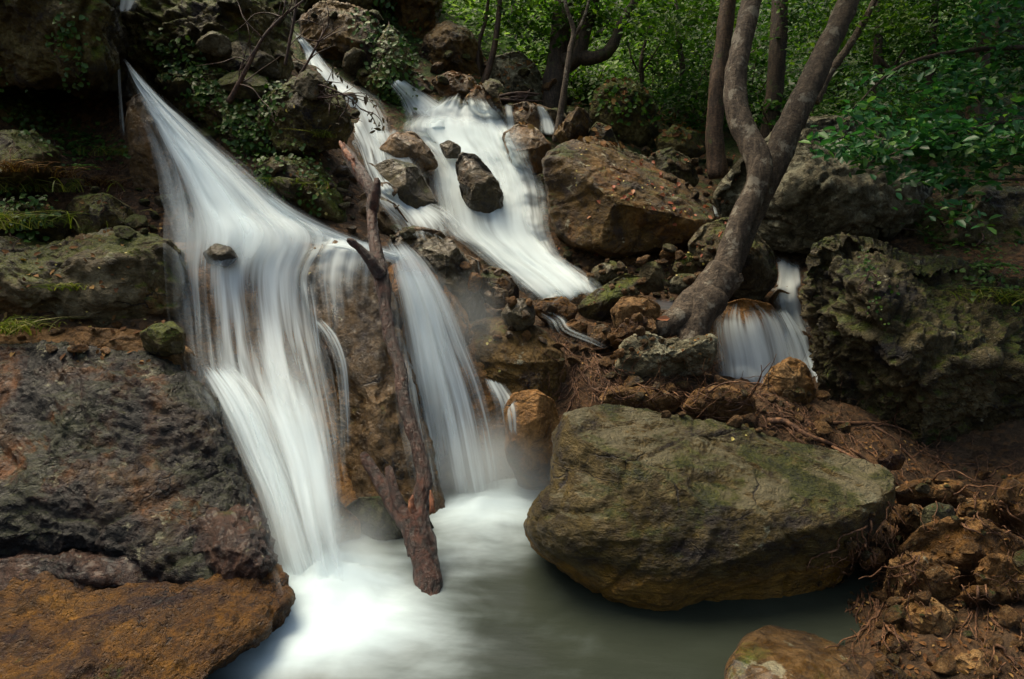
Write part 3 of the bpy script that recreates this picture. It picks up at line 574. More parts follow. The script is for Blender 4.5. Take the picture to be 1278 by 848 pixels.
# ------------------------------------------------------------------ tubes: trunks, roots, twigs
def tubes(paths, segs=8, sub=5, bump=0.0, groove=0.0, flat=1.0, seed=0.0):
    """paths: list of (pts (n,3), radii (n)) -> v, f, uv"""
    V, Fq, UV = [], [], []; base = 0
    for pts, rad in paths:
        P4 = catmull(np.column_stack([pts, rad]), sub); P, r = P4[:, :3], np.maximum(P4[:, 3], 4e-4)
        T = np.gradient(P, axis=0); T /= np.linalg.norm(T, axis=1)[:, None] + 1e-12
        up = np.array([0.3, 1, 0.2]) if abs(T[0][1]) < .8 else np.array([1, 0, .2])
        A = np.cross(T, up); A /= np.linalg.norm(A, axis=1)[:, None]; B = np.cross(T, A)
        an = np.linspace(0, 2 * math.pi, segs, endpoint=False); m = len(P)
        L = np.concatenate([[0], np.cumsum(np.linalg.norm(np.diff(P, axis=0), axis=1))])
        ring = P[:, None] + r[:, None, None] * (np.cos(an)[None, :, None] * A[:, None] + np.sin(an)[None, :, None] * B[:, None] * flat)
        v = ring.reshape(-1, 3)
        if bump or groove:
            R_ = np.repeat(r, segs); c = np.repeat(P, segs, 0); dirv = (v - c) / (np.linalg.norm(v - c, axis=1)[:, None] + 1e-9)
            k = 0
            if bump: k = k + bump * fbm(v / max(r.max(), .01) * .9 + seed, 3)
            if groove:
                ga = np.tile(an, m); gl = np.repeat(L, segs)
                q = np.stack([np.cos(ga) * 2.2, np.sin(ga) * 2.2, gl * 2.2 + seed], -1)
                k = k + groove * (ridged(q * 1.6, 3) - .6) * 1.6
            v = v + dirv * (k * R_)[:, None]
        V.append(v); V.append(P[:1]); V.append(P[-1:])
        i = np.arange(m * segs).reshape(m, segs) + base; j = np.roll(i, -1, 1)
        Fq.append(np.stack([i[:-1], j[:-1], j[1:], i[1:]], -1).reshape(-1, 4))
        c0, c1 = base + m * segs, base + m * segs + 1
        half = np.arange(0, segs - 1, 2)
        for cc_, row in ((c0, i[0][::-1]), (c1, i[-1])):
            for h in range(0, segs, 2): Fq.append(np.array([[cc_, row[h], row[(h + 1) % segs], row[(h + 2) % segs]]]))
        uu = np.tile(an / (2 * math.pi), m); vv = np.repeat(L, segs)
        UV.append(np.column_stack([uu, vv])); UV.append(np.array([[.5, 0], [.5, L[-1]]])); base += m * segs + 2
    return np.vstack(V), np.vstack(Fq), np.vstack(UV)
def PD(l):
    """[(px,py,d,r)...] -> pts, radii"""
    a = np.array(l, float); return W(a[:, 0], a[:, 1], a[:, 2]), a[:, 3]
def tube_obj(name, paths, mat, root, segs=8, sub=5, **kw):
    v, f, uv = tubes(paths, segs, sub, **kw)
    if root is not None:
        return mesh_np(name, local(v, root), f, mat, parent=root, uv=uv)
    return mesh_np(name, v, f, mat, uv=uv)

# ------------------------------------------------------------------ leaves
def leaf_mesh(cen, size, nrm, rnd, aspect=.55, droop=.5, shape='leaf'):
    """cen (n,3), nrm (n,3) leaf normals -> v, faces(4), tone"""
    n = len(cen); a = rnd.normal(size=(n, 3)); nrm = nrm / (np.linalg.norm(nrm, axis=1)[:, None] + 1e-9)
    a -= (a * nrm).sum(1)[:, None] * nrm; a /= np.linalg.norm(a, axis=1)[:, None] + 1e-9
    b = np.cross(nrm, a); s = (size * rnd.uniform(.45, 1.35, n))[:, None]; w_ = s * aspect * .5; fold = s * .10
    base = cen - a * s * .5; tip = cen + a * s * .5 - nrm * s * .12 * droop
    l1 = cen - a * s * .18 + b * w_ + nrm * fold; r1 = cen - a * s * .18 - b * w_ + nrm * fold
    l2 = cen + a * s * .2 + b * w_ * .75 + nrm * fold * .6; r2 = cen + a * s * .2 - b * w_ * .75 + nrm * fold * .6
    V = np.stack([base, l1, l2, tip, r2, r1], 1).reshape(-1, 3)
    i = np.arange(n)[:, None] * 6
    F_ = np.concatenate([i + np.array([[0, 3, 2, 1]]), i + np.array([[0, 5, 4, 3]])], 0)
    return V, F_, i
def leaves_obj(name, cen, size, nrm, mat, root=None, seed=0, tone=None, **kw):
    rnd = np.random.default_rng(seed + 77)
    V, F_, _ = leaf_mesh(np.asarray(cen, float), size, np.asarray(nrm, float), rnd, **kw)
    t = (rnd.beta(1.6, 2.0, len(cen)) if tone is None else tone); T6 = np.repeat(t, 6)
    if root is not None: return mesh_np(name, local(V, root), F_, mat, parent=root, attrs={'tone': T6}, smooth=False)
    return mesh_np(name, V, F_, mat, attrs={'tone': T6}, smooth=False)
def sprays(cen, rad, n_spray, per, seed, spr=.22, flat=.25, tilt=.35):
    """leaf centres + normals: flat sprays of leaves filling an ellipsoid unevenly"""
    rnd = np.random.default_rng(seed); u = rnd.normal(size=(n_spray, 3)); u /= np.linalg.norm(u, axis=1)[:, None]
    c = np.asarray(cen) + u * (rnd.uniform(.15, 1, n_spray) ** .5)[:, None] * np.asarray(rad)
    nr = np.stack([rnd.normal(0, tilt, n_spray), rnd.normal(-.25, tilt, n_spray), np.ones(n_spray)], -1); nr /= np.linalg.norm(nr, axis=1)[:, None]
    cc = np.repeat(c, per, 0); nn = np.repeat(nr, per, 0)
    o = rnd.normal(size=(len(cc), 3)) * spr * .6; o -= (1 - flat) * (o * nn).sum(1)[:, None] * nn
    ln = nn + rnd.normal(size=nn.shape) * .38
    return cc + o, ln

# ------------------------------------------------------------------ small stones lying about
def pebble_mesh(seed, mat, n=12):
    rnd = np.random.default_rng(seed); D, Fq = cubesphere(n); Fq = Fq.copy(); v = D.copy()
    for _ in range(11):
        nn = rnd.normal(size=3); nn /= np.linalg.norm(nn); h = v @ nn - rnd.uniform(.5, .85); v = np.where((h > 0)[:, None], v - h[:, None] * nn, v)
    v = v * np.array([1, rnd.uniform(.7, 1), rnd.uniform(.5, .85)]); v = rough_up(v, Fq, 1.0, .16, .05, seed, 0) * .5
    me_o = mesh_np('stone', v, Fq, mat, loc=(0, 0, 0)); return me_o
_pm = {}
for mk in ('rust', 'grey', 'tan', 'brown', 'mossy', 'wetbrown'):
    for q in range(3):
        o_ = pebble_mesh(q * 7 + hash_s(mk) % 50, M[mk]); _pm[(mk, q)] = o_.data; bpy.data.objects.remove(o_)
SR = random.Random(4)
STONE_POS = []
def scatter(poly, n, smin, smax, mats, label, group, sink=.25):
    k = tries = 0
    while k < n and tries < n * 8:
        tries += 1
        (px, py), = sample_poly(poly, 1, SR)
        loc, nrm, ob = hit(px, py)
        if loc is None or ob is None or (nrm[2] < .12): continue
        s = smin * (smax / smin) ** (SR.random() ** 1.8)
        if any((loc[0] - a[0]) ** 2 + (loc[1] - a[1]) ** 2 + (loc[2] - a[2]) ** 2 < (.42 * (s + a[3])) ** 2 for a in STONE_POS): continue
        STONE_POS.append((*loc, s))
        o = bpy.data.objects.new('stone', _pm[(SR.choice(mats), SR.randrange(3))]); C.objects.link(o)
        p = loc + nrm * s * (.5 * .7 - sink * .5)
        o.location = p; o.rotation_euler = (SR.uniform(-.6, .6), SR.uniform(-.6, .6), SR.uniform(0, 6.3)); o.scale = (s * SR.uniform(.8, 1.3), s, s * SR.uniform(.8, 1.1))
        tag(o, label, 'stone', group); k += 1
scatter([(690, 320), (900, 300), (900, 345), (840, 380), (700, 350)], 80, .05, .16, ['rust', 'rust', 'grey', 'brown'], 'small rusty stone in the rubble below the flat-topped boulder', 'rubble below the flat-topped boulder')
scatter([(680, 400), (770, 380), (850, 410), (760, 480), (690, 460)], 30, .04, .13, ['rust', 'tan', 'brown'], 'small tan stone on the ledge beside the little rill', 'stones beside the little rill')
scatter([(720, 480), (1010, 480), (1060, 540), (1000, 550), (800, 515)], 36, .04, .15, ['rust', 'rust', 'brown'], 'small brown stone among roots above the huge smooth boulder', 'stones in the root bank')
scatter([(1040, 640), (1278, 560), (1278, 848), (1110, 848), (1050, 740)], 70, .025, .13, ['rust', 'rust', 'brown', 'grey'], 'small reddish brown stone in the dirt bank at the end of the huge smooth boulder', 'stones of the dirt bank')
scatter([(1000, 720), (1110, 700), (1110, 790), (1010, 770)], 14, .03, .09, ['rust', 'brown'], 'small shaded stone in the hollow under the huge smooth boulder', 'stones in the shaded hollow')
scatter([(800, 190), (910, 200), (910, 260), (860, 250)], 22, .06, .22, ['rust', 'brown', 'grey'], 'small stone in the litter behind the flat-topped boulder', 'stones behind the flat-topped boulder')
scatter([(400, 200), (520, 260), (510, 310), (430, 300)], 16, .06, .2, ['wetbrown', 'grey'], 'wet stone among the rocks behind the log', 'wet stones behind the log')
scatter([(570, 300), (700, 380), (700, 440), (600, 420)], 20, .05, .15, ['wetbrown', 'tan'], 'wet stone between the second fall and the ledge', 'wet stones of the ledge edge')
scatter([(160, 250), (440, 190), (440, 290), (320, 280)], 14, .07, .22, ['mossy', 'grey'], 'mossy stone on the slope over the chute', 'mossy stones over the chute')
scatter([(0, 230), (200, 230), (200, 300), (0, 300)], 16, .06, .2, ['mossy'], 'mossy stone in the grass over the blocky ledge', 'mossy stones over the blocky ledge')
scatter([(0, 400), (170, 400), (170, 440), (0, 440)], 12, .03, .09, ['rust', 'tan'], 'small tan stone on the dirt shelf under the blocky ledge', 'stones of the dirt shelf')
scatter([(530, 60), (720, 100), (720, 170), (540, 130)], 26, .12, .4, ['mossy', 'brown', 'grey', 'wetbrown'], 'stone on the far bank by the thin saplings', 'stones of the far bank')
scatter([(160, 0), (480, 0), (440, 160), (250, 180)], 24, .1, .34, ['mossy', 'mossy', 'grey'], 'mossy rock bump on the cliff above the chute', 'mossy rocks of the cliff')

# ------------------------------------------------------------------ litter and gravel, beyond counting
def litter(poly, n, size, mat, label, seed, name='leaf_litter', lift=.006, up=.45):
    rnd = random.Random(seed); cs, ns = [], []
    for px, py in sample_poly(poly, n, rnd):
        l, nn, ob = hit(px, py)
        if l is None or nn[2] < up: continue
        cs.append(l + nn * lift); ns.append(nn + np.array([rnd.gauss(0, .35) for _ in range(3)]))
    if cs: stuff(leaves_obj(name, np.array(cs), size, np.array(ns), mat, seed=seed), label, 'litter')
litter([(690, 290), (900, 250), (900, 350), (1000, 500), (1278, 600), (1278, 848), (1110, 848), (1040, 720), (1120, 600), (1000, 545), (750, 500), (690, 440)], 1500, .022, M['litter'], 'brown dead leaves and bark bits strewn over the rubble banks', 3)
litter([(800, 180), (930, 180), (940, 330), (850, 330), (690, 320)], 260, .045, M['redbits'], 'russet dead leaves heaped around the flat-topped boulder', 4)
litter([(0, 230), (200, 230), (440, 150), (440, 290), (330, 260), (180, 300), (220, 460), (0, 450)], 350, .035, M['litter'], 'dead leaves caught on the mossy slopes', 5)
litter([(530, 60), (720, 80), (900, 120), (900, 200), (730, 180), (560, 130)], 1200, .08, M['litter'], 'dead leaves on the forest floor', 6)

# ------------------------------------------------------------------ single yellow leaves
_lf = leaves_obj('fallen_leaf', np.zeros((1, 3)), .055, np.array([[0, 0, 1.]]), M['yellow'], seed=2, tone=np.array([.7]), aspect=.75); lf_me = _lf.data; bpy.data.objects.remove(_lf)
def fallen(spots, label, group=None, s=1.0):
    for px, py in spots:
        l, nn, ob = hit(px, py)
        if l is None: continue
        o = bpy.data.objects.new('fallen_leaf', lf_me); C.objects.link(o); o.location = l + nn * .006
        o.rotation_euler = Vector(nn).to_track_quat('Z', 'Y').to_euler(); o.rotation_euler.rotate_axis('Z', SR.uniform(0, 6.3))
        k = s * SR.uniform(.7, 1.2); o.scale = (k, k, k); tag(o, label, 'leaf', group)
fallen([(913, 549)], 'bright yellow leaf lying on top of the huge smooth boulder')
fallen([(930, 544)], 'pale cream leaf lying on top of the huge smooth boulder', s=.6)
fallen([(SR.uniform(740, 870), 0) for _ in range(0)], '')
fallen([(x, 195 + (x - 700) * .42 + SR.uniform(-22, 30)) for x in [SR.uniform(715, 865) for _ in range(26)]], 'tiny yellow leaf on the flat top of the grey boulder beside the cascade', 'yellow leaves on the flat-topped boulder', .75)
fallen([(388, 342)], 'pale leaf stuck on the wet rock face between the falls', s=.6)
fallen([(428, 448)], 'pale leaf stuck low on the wet rock face between the falls', s=.6)
fallen([(608, 430), (624, 463), (612, 425)], 'pale leaf stuck on the mossy brown slope rock by the second fall', 'leaves on the slope rock by the second fall', .7)
fallen([(SR.uniform(780, 880), SR.uniform(300, 350)) for _ in range(16)] , 'yellow leaf between stones under the flat-topped boulder', 'yellow leaves between the stones', .7)
fallen([(SR.uniform(230, 430), SR.uniform(110, 270)) for _ in range(22)], 'yellowed ivy leaf lying on the slope over the chute', 'yellow leaves over the chute', .9)
fallen([(SR.uniform(20, 220), SR.uniform(300, 450)) for _ in range(9)], 'yellow leaf fallen on the blocky ledge', 'yellow leaves on the blocky ledge', .6)
r_ = leaves_obj('fallen_leaf', np.array([W(828, 398, 4.15)]), .13, np.array([[.3, -.7, .6]]), M['redbits'], seed=6, tone=np.array([.75]), aspect=.4); tag(r_, 'big russet dry leaf lying against the tree root', 'leaf')

# ------------------------------------------------------------------ ivy, grass, ferns
def ivy(poly, n, label, size=.05, seed=0, mat='ivy', lift=.03, name='ivy_plant', cat='ivy'):
    rnd = random.Random(seed * 31 + 5); cs, ns = [], []; cl = sample_poly(poly, max(3, n // 14), rnd)
    for k in range(n):
        cx, cy_ = rnd.choice(cl); px, py = cx + rnd.gauss(0, 7), cy_ + rnd.gauss(0, 10)
        l, nn, ob = hit(px, py)
        if l is None: continue
        cs.append(l + nn * rnd.uniform(.01, lift * 2)); ns.append(nn * .8 + np.array([0, -.2, .5]) + np.array([rnd.gauss(0, .35) for _ in range(3)]))
    if not cs: return
    root = empty(name, cs[0] - np.array([0, 0, .05]), label, cat)
    leaves_obj('leaves', np.array(cs), size, np.array(ns), M[mat], root, seed=seed, aspect=.8)
    ps = []
    for k in range(max(2, n // 40)):
        x, y = rnd.choice(cl); pts = []
        for j in range(6):
            l, nn, ob = hit(x, y)
            if l is not None: pts.append(l + nn * .012)
            x += rnd.gauss(0, 5); y += rnd.uniform(2, 9)
        if len(pts) > 3 and np.linalg.norm(np.mean(pts, 0) - np.array(cs).mean(0)) < .45: ps.append((np.array(pts), np.full(len(pts), .003)))
    if ps: tube_obj('stem', ps, M['twig'], root, 5, 3)
ivy([(180, 55), (250, 50), (290, 110), (285, 165), (230, 120)], 420, 'dark ivy on the cliff just above the chute', 0.037, 1)
ivy([(240, 110), (290, 120), (350, 240), (300, 200)], 460, 'ivy trailing down the bank along the chute edge', 0.037, 2)
ivy([(290, 120), (350, 110), (370, 150), (310, 170)], 220, 'ivy below the bare twiggy sapling', 0.034, 3)
ivy([(330, 190), (400, 200), (400, 250), (330, 230)], 220, 'ivy under the overhanging mossy boulder', 0.031, 4)
ivy([(440, 30), (490, 0), (520, 40), (520, 140), (470, 120)], 700, 'ivy curtain on the shadowed cliff by the middle stream', 0.051, 5)
ivy([(0, 110), (60, 130), (110, 170), (150, 180), (160, 200), (90, 190), (0, 150)], 520, 'creeping plants on the slope below the cave', 0.034, 6)
ivy([(60, 30), (110, 20), (110, 100), (80, 110)], 130, 'small creeper hanging on the cave roof', 0.031, 7)
ivy([(0, 220), (60, 250), (60, 290), (0, 300)], 200, 'low green weeds at the edge of the view beside the blocky ledge', 0.034, 8)
ivy([(1230, 310), (1278, 330), (1278, 380), (1200, 350)], 160, 'weeds growing on the craggy tufa boulder', 0.031, 9)
ivy([(1080, 320), (1120, 330), (1140, 420), (1090, 400)], 70, 'tiny creepers in a cleft of the craggy tufa boulder', 0.020, 10)
ivy([(690, 40), (712, 40), (712, 110), (694, 110)], 300, 'ivy around the foot of the thick far trunk', 0.054, 11)
ivy([(740, 100), (800, 110), (900, 110), (900, 150), (760, 140)], 420, 'low green plants behind the mossy boulder of the far rill', 0.054, 12, 'leaf_mid', .1)
def grass(px, py, n, h, label, seed, lean=(0, -.25), spread=.10, mat='grassm', name='grass_tuft'):
    rnd = np.random.default_rng(seed); l, nn, ob = hit(px, py)
    if l is None: return
    V, Fq, T = [], [], []; b = 0
    for i in range(n):
        p = l + np.array([rnd.normal(0, spread), rnd.normal(0, spread * .6), 0]); d = np.array([rnd.normal(lean[0], .45), rnd.normal(lean[1], .35), 1.0]); H = h * rnd.uniform(.5, 1.2)
        side = np.cross(d, rnd.normal(size=3)); side /= np.linalg.norm(side); wd = .0035
        for j in range(5):
            t = j / 4; q = p + d * H * t + np.array([d[0], d[1], -.9]) * H * t * t * .75; ww = wd * (1 - t * .85)
            V += [q - side * ww, q + side * ww]
        for j in range(4): Fq.append([b + 2 * j, b + 2 * j + 1, b + 2 * j + 3, b + 2 * j + 2])
        b += 10; T += [rnd.random()] * 10
    o = mesh_np(name, np.array(V), np.array(Fq), M[mat], attrs={'tone': T}); tag(o, label, 'grass'); return o
grass(10, 415, 130, .20, 'yellow green grass tuft on the dirt shelf under the blocky ledge', 1, (.2, -.3))
grass(10, 285, 260, .24, 'thick grass tuft at the edge of the view above the blocky ledge', 2, (.15, -.3), .2)
grass(45, 240, 160, .2, 'grass hanging from the tilted mossy rock', 3, (.1, -.4), .16)
grass(85, 362, 40, .10, 'brown dry grass wisp on the face of the blocky ledge', 4, (0, -.5), .04)
grass(405, 172, 60, .09, 'dry grass wisp under the overhanging mossy boulder', 5, (0, -.5), .04)
grass(150, 195, 120, .16, 'grass at the mouth of the dark cave', 6, (.3, -.3), .14)
grass(1255, 375, 160, .2, 'grass tuft behind the top of the craggy tufa boulder', 7, (-.1, -.3), .14)
grass(365, 235, 80, .14, 'yellowish grass on the low slope between chute and log', 8, (.1, -.4), .08)
for q_, (gx_, gy_) in enumerate([(20, 215), (70, 222), (125, 232)]):
    grass(gx_, gy_, 90, .15, ['reddish dry stalks hanging at the edge of the view below the cave', 'reddish dry stalks hanging by the tilted mossy rock below the cave', 'reddish dry stalks hanging by the angular rock at the cave mouth rill'][q_], 19 + q_, (.3, -.5), .07, 'litter')
def fern(px, py, d, n, L_, label, seed, mat='leaf_bright'):
    rnd = np.random.default_rng(seed); base = W(px, py, d); root = empty('fern', base, label, 'fern'); ps, cs, ns = [], [], []
    for i in range(n):
        a = rnd.uniform(0, 2 * math.pi); dirv = np.array([math.cos(a), math.sin(a) * .7 - .2, .7]); pts = []
        for j in range(7):
            t = j / 6; q = base + dirv * L_ * t + np.array([0, 0, -.75]) * L_ * t * t; pts.append(q)
            if j > 0:
                sd_ = np.cross(dirv, [0, 0, 1]); sd_ /= np.linalg.norm(sd_)
                for sgn in (-1, 1): cs.append(q + sd_ * sgn * L_ * .12 * (1.1 - t)); ns.append([.1 * sgn, -.3, 1])
        ps.append((np.array(pts), np.linspace(.003, .001, 7)))
    tube_obj('stalk', ps, M['leaf'] if False else M['twig'], root, 4, 2); leaves_obj('fronds', np.array(cs), L_ * .26, np.array(ns), M[mat], root, seed=seed)
fern(100, 210, 4.35, 6, .12, 'bright green broad leaved seedling on the slope below the cave', 3)
fern(1238, 335, 4.1, 7, .16, 'small green seedling standing on the craggy tufa boulder', 4)

# ------------------------------------------------------------------ roots
def root_walk(px, py, ang, n, step, rnd, wob=.3, lift=.012):
    pts = []
    for j in range(n):
        l, nn, ob = hit(px, py)
        if l is None: break
        if pts and abs(l[1] - pts[-1][1]) > .22: l = np.array([W(px, py, pts[-1][1] - .02)]).ravel()
        else: l = l + nn * lift * rnd.uniform(.2, 1.6)
        pts.append(l); ang += rnd.gauss(0, wob); px += math.cos(ang) * step; py += math.sin(ang) * step
    return np.array(pts)
def root_mat(poly, n, label, seed, ang=(1.2, .6), step=8, r=(.0015, .006), m=(5, 12)):
    rnd = random.Random(seed); ps = []
    for px, py in sample_poly(poly, n, rnd):
        p = root_walk(px, py, rnd.gauss(*ang), rnd.randint(*m), step, rnd)
        if len(p) > 3:
            rr_ = rnd.uniform(*r) * (rnd.random() ** 1.2 * .8 + .35); ps.append((p, np.linspace(rr_, rr_ * .4, len(p))))
    v, f, uv = tubes(ps, 5, 3); stuff(mesh_np('root_tangle', v, f, M['root'], uv=uv), label, 'roots')
root_mat([(690, 400), (735, 430), (790, 470), (760, 500), (715, 490), (690, 450)], 130, 'tangle of thin rusty roots hanging over the ledge by the little rill', 1)
root_mat([(730, 480), (860, 470), (1010, 500), (1060, 545), (900, 530), (800, 510)], 170, 'mat of thin rusty roots along the bank above the huge smooth boulder', 2, (.2, .8))
root_mat([(1040, 680), (1110, 620), (1150, 700), (1100, 800), (1050, 760)], 120, 'thin roots hanging in the dirt at the end of the huge smooth boulder', 3, (1.5, .5))
root_mat([(1000, 520), (1278, 560), (1278, 680), (1180, 650), (1110, 590)], 90, 'fine roots creeping over the dirt bank', 4, (.5, .9))
root_mat([(1180, 720), (1278, 700), (1278, 840), (1210, 820)], 40, 'fine pale roots at the edge of the dirt bank', 5, (1.0, .8))
root_mat([(0, 170), (160, 190), (160, 250), (40, 240)], 110, 'dry stalks and rootlets on the slope below the cave', 6, (1.2, .7), 6, (.0015, .004))
def surf_root(pts, r0, r1, label, parent_branches=(), seed=0):
    P = []
    for px, py in pts:
        l, nn, ob = hit(px, py); P.append(l + nn * r0 * .6)
    P = np.array(P); P[:, 1] = np.convolve(np.pad(P[:, 1], 1, 'edge'), [.25, .5, .25], 'valid')
    ps = [(P, np.linspace(r0, r1, len(P)))]
    o = tube_obj('tree_root', ps, M['root'], None, 9, 6, bump=.3, seed=seed); tag(o, label, 'root')
surf_root([(958, 528), (975, 525), (990, 535), (1005, 545), (1025, 552), (1045, 560)], .020, .010, 'thick short surface root just behind the huge smooth boulder')
surf_root([(1000, 545), (1020, 530), (1060, 528), (1100, 530), (1130, 538), (1155, 560), (1180, 582), (1215, 580)], .010, .004, 'long wavy surface root running under the craggy tufa boulder', seed=3)
surf_root([(1085, 530), (1110, 545), (1135, 570), (1160, 590), (1190, 598)], .008, .003, 'thin surface root branching towards the eroded tan plate', seed=5)
surf_root([(1035, 556), (1070, 570), (1100, 590), (1118, 605)], .009, .005, 'surface root along the back edge of the huge smooth boulder', seed=8)
surf_root([(1230, 765), (1250, 785), (1278, 800), (1300, 806)], .006, .004, 'pale root loop on the dirt bank at the edge of the view', seed=9)

# ------------------------------------------------------------------ water
refresh()
def blur2(a, n=2):
    for _ in range(n):
        p = np.pad(a, 1, 'edge'); a = (p[:-2, 1:-1] + p[2:, 1:-1] + p[1:-1, :-2] + p[1:-1, 2:] + 2 * p[1:-1, 1:-1]) / 6
    return a
def sheet(name, rows, mat, nu=40, sub=10, lift=.03, bulge=.03, wav=.012, dens=1.0, drape=True, seed=0, esoft=.40, top=.07, end=.12, thr=.28, st_=0.0):
    """rows: (left x, left y, right x, right y, distance, density) down the flow"""
    rows = [tuple(q) if len(q) == 7 else (*q, q[5]) for q in rows]
    R_ = catmull(np.array(rows, float), sub); m = len(R_); u = np.linspace(0, 1, nu + 1)
    px = R_[:, 0:1] * (1 - u) + R_[:, 2:3] * u; py = R_[:, 1:2] * (1 - u) + R_[:, 3:4] * u
    dd = np.repeat(R_[:, 4:5], nu + 1, 1) - bulge * np.sin(u * math.pi)[None]
    if drape:
        H = np.array([[hit_depth(px[i, j], py[i, j], 99) for j in range(nu + 1)] for i in range(m)])
        H = np.where(H < dd - thr, dd + .05, np.minimum(H, dd + .5)); H = blur2(H, 3); dd = np.minimum(dd, H - lift); dd = blur2(dd, 1)
    v = W(px, py, dd)
    L = np.concatenate([[0], np.cumsum(np.linalg.norm(np.diff(v[:, nu // 2], axis=0), axis=1))])
    q = np.stack([np.repeat(u[None] * 7, m, 0), np.repeat(L[:, None] * 1.2, nu + 1, 1), np.full((m, nu + 1), seed * 3.1)], -1).reshape(-1, 3)
    v = v.reshape(-1, 3); v[:, 1] -= wav * (fbm(q, 3) + 1 + st_ * fbm(q * np.array([.35, 2.2, 1]) + 3, 3)); v[:, 2] += wav * .5 * fbm(q + 5, 3)
    e = np.minimum(u, 1 - u) / esoft; e = np.clip(np.repeat(e[None], m, 0), 0, 1)
    vv_ = np.linspace(0, 1, m); e = e * np.clip(vv_ / top, 0, 1)[:, None] * np.clip((1 - vv_) / end, 0, 1)[:, None]
    D_ = (R_[:, 5:6] * (1 - u) + R_[:, 6:7] * u) * dens
    ii = np.arange(m * (nu + 1)).reshape(m, nu + 1)
    Fq = np.stack([ii[:-1, :-1], ii[1:, :-1], ii[1:, 1:], ii[:-1, 1:]], -1).reshape(-1, 4)
    uv = np.stack([np.repeat(u[None], m, 0), np.repeat(L[:, None], nu + 1, 1)], -1).reshape(-1, 2)
    return struct(mesh_np(name, v, Fq, M[mat], uv=uv, attrs={'dens': D_.ravel(), 'edge': e.ravel()}))
A_ = [(153, 72, 160, 76, 4.85, 1.0), (168, 108, 200, 118, 4.72, 1.0), (190, 155, 255, 165, 4.55, 1.0), (206, 205, 325, 222, 4.35, 1.0), (214, 250, 385, 268, 4.18, 1.0), (216, 290, 425, 296, 4.0, .98),
      (218, 335, 404, 345, 3.85, .58, .98), (222, 395, 410, 405, 3.70, .5, .80), (230, 460, 424, 465, 3.45, .58, .64), (262, 520, 434, 530, 3.2, .74, .56), (296, 580, 440, 590, 3.0, .78, .5), (322, 650, 448, 655, 2.78, .76, .36), (342, 735, 466, 735, 2.58, .76, .42)]
sheet('waterfall', A_, 'water', 72, 12, .05, .05, .02, seed=1, esoft=.34, end=.16)
sheet('waterfall', [(a - 10 + 14 * (b > 280), b, c + 6, d_, e - .03, f * .62) for a, b, c, d_, e, f in [q[:6] for q in A_[1:]]], 'water2', 50, 10, .14, .10, .03, seed=31, esoft=.5, end=.2)
sheet('waterfall', [(a - 8, b, c + 8, d_, e - .07, f * .72) for a, b, c, d_, e, f in [q[:6] for q in A_[2:]]], 'water2', 50, 10, .10, .08, .03, seed=2, esoft=.5, end=.2)
sheet('waterfall', [(236, 455, 300, 450, 3.42, .7), (262, 500, 345, 505, 3.2, .95), (290, 560, 372, 570, 3.0, .95), (318, 620, 392, 630, 2.82, .9), (335, 690, 415, 700, 2.65, .9), (345, 745, 440, 750, 2.52, .9)], 'water', 40, 10, .06, .05, .02, seed=3, esoft=.5, end=.25)
sheet('waterfall', [(392, 290, 490, 306, 4.02, .75), (376, 318, 488, 330, 3.9, .62), (372, 350, 486, 358, 3.78, .46), (378, 390, 488, 392, 3.66, .34), (386, 430, 480, 430, 3.55, .22)], 'water2', 36, 9, .04, .05, .02, seed=41, esoft=.3, end=.4)
# flow across the lip to the second fall
sheet('waterfall', [(330, 232, 330, 262, 4.25, .6), (375, 258, 372, 305, 4.12, 1.0), (420, 284, 415, 312, 4.08, 1.0), (470, 304, 460, 322, 4.05, 1.0), (520, 318, 500, 335, 4.0, .9)], 'water', 24, 8, .04, .03, .015, seed=4)
B_ = [(474, 302, 512, 300, 4.10, 1.0), (480, 330, 542, 330, 4.02, 1.0), (488, 370, 570, 375, 3.93, .98), (494, 420, 592, 425, 3.84, .82), (496, 470, 616, 475, 3.74, .68), (502, 520, 634, 530, 3.64, .62), (512, 570, 642, 580, 3.54, .58), (524, 630, 650, 632, 3.42, .58)]
sheet('waterfall', B_, 'water', 52, 11, .05, .04, .02, seed=5)
sheet('waterfall', [(a - 5, b, c + 5, d_, e - .06, f * .78) for a, b, c, d_, e, f in B_[1:]], 'water2', 36, 10, .09, .06, .03, seed=6, esoft=.5, end=.2)
sheet('waterfall', [(600, 470, 630, 478, 3.66, .7), (612, 500, 648, 506, 3.55, .6), (622, 540, 650, 545, 3.5, .45)], 'rill', 16, 8, .03, .02, .01, seed=7)
# thin arcs over the rock face between the falls
for k, rw in enumerate([[(388, 400, 404, 396, 3.62, .55), (404, 425, 424, 418, 3.5, .6), (418, 460, 436, 455, 3.4, .55), (424, 520, 440, 515, 3.3, .5), (424, 575, 442, 575, 3.22, .45)], [(372, 350, 392, 348, 3.7, .4), (380, 400, 400, 398, 3.55, .45), (386, 450, 406, 450, 3.45, .4)]]):
    sheet('rill', rw, 'rill', 10, 8, .03, .02, .01, seed=20 + k)
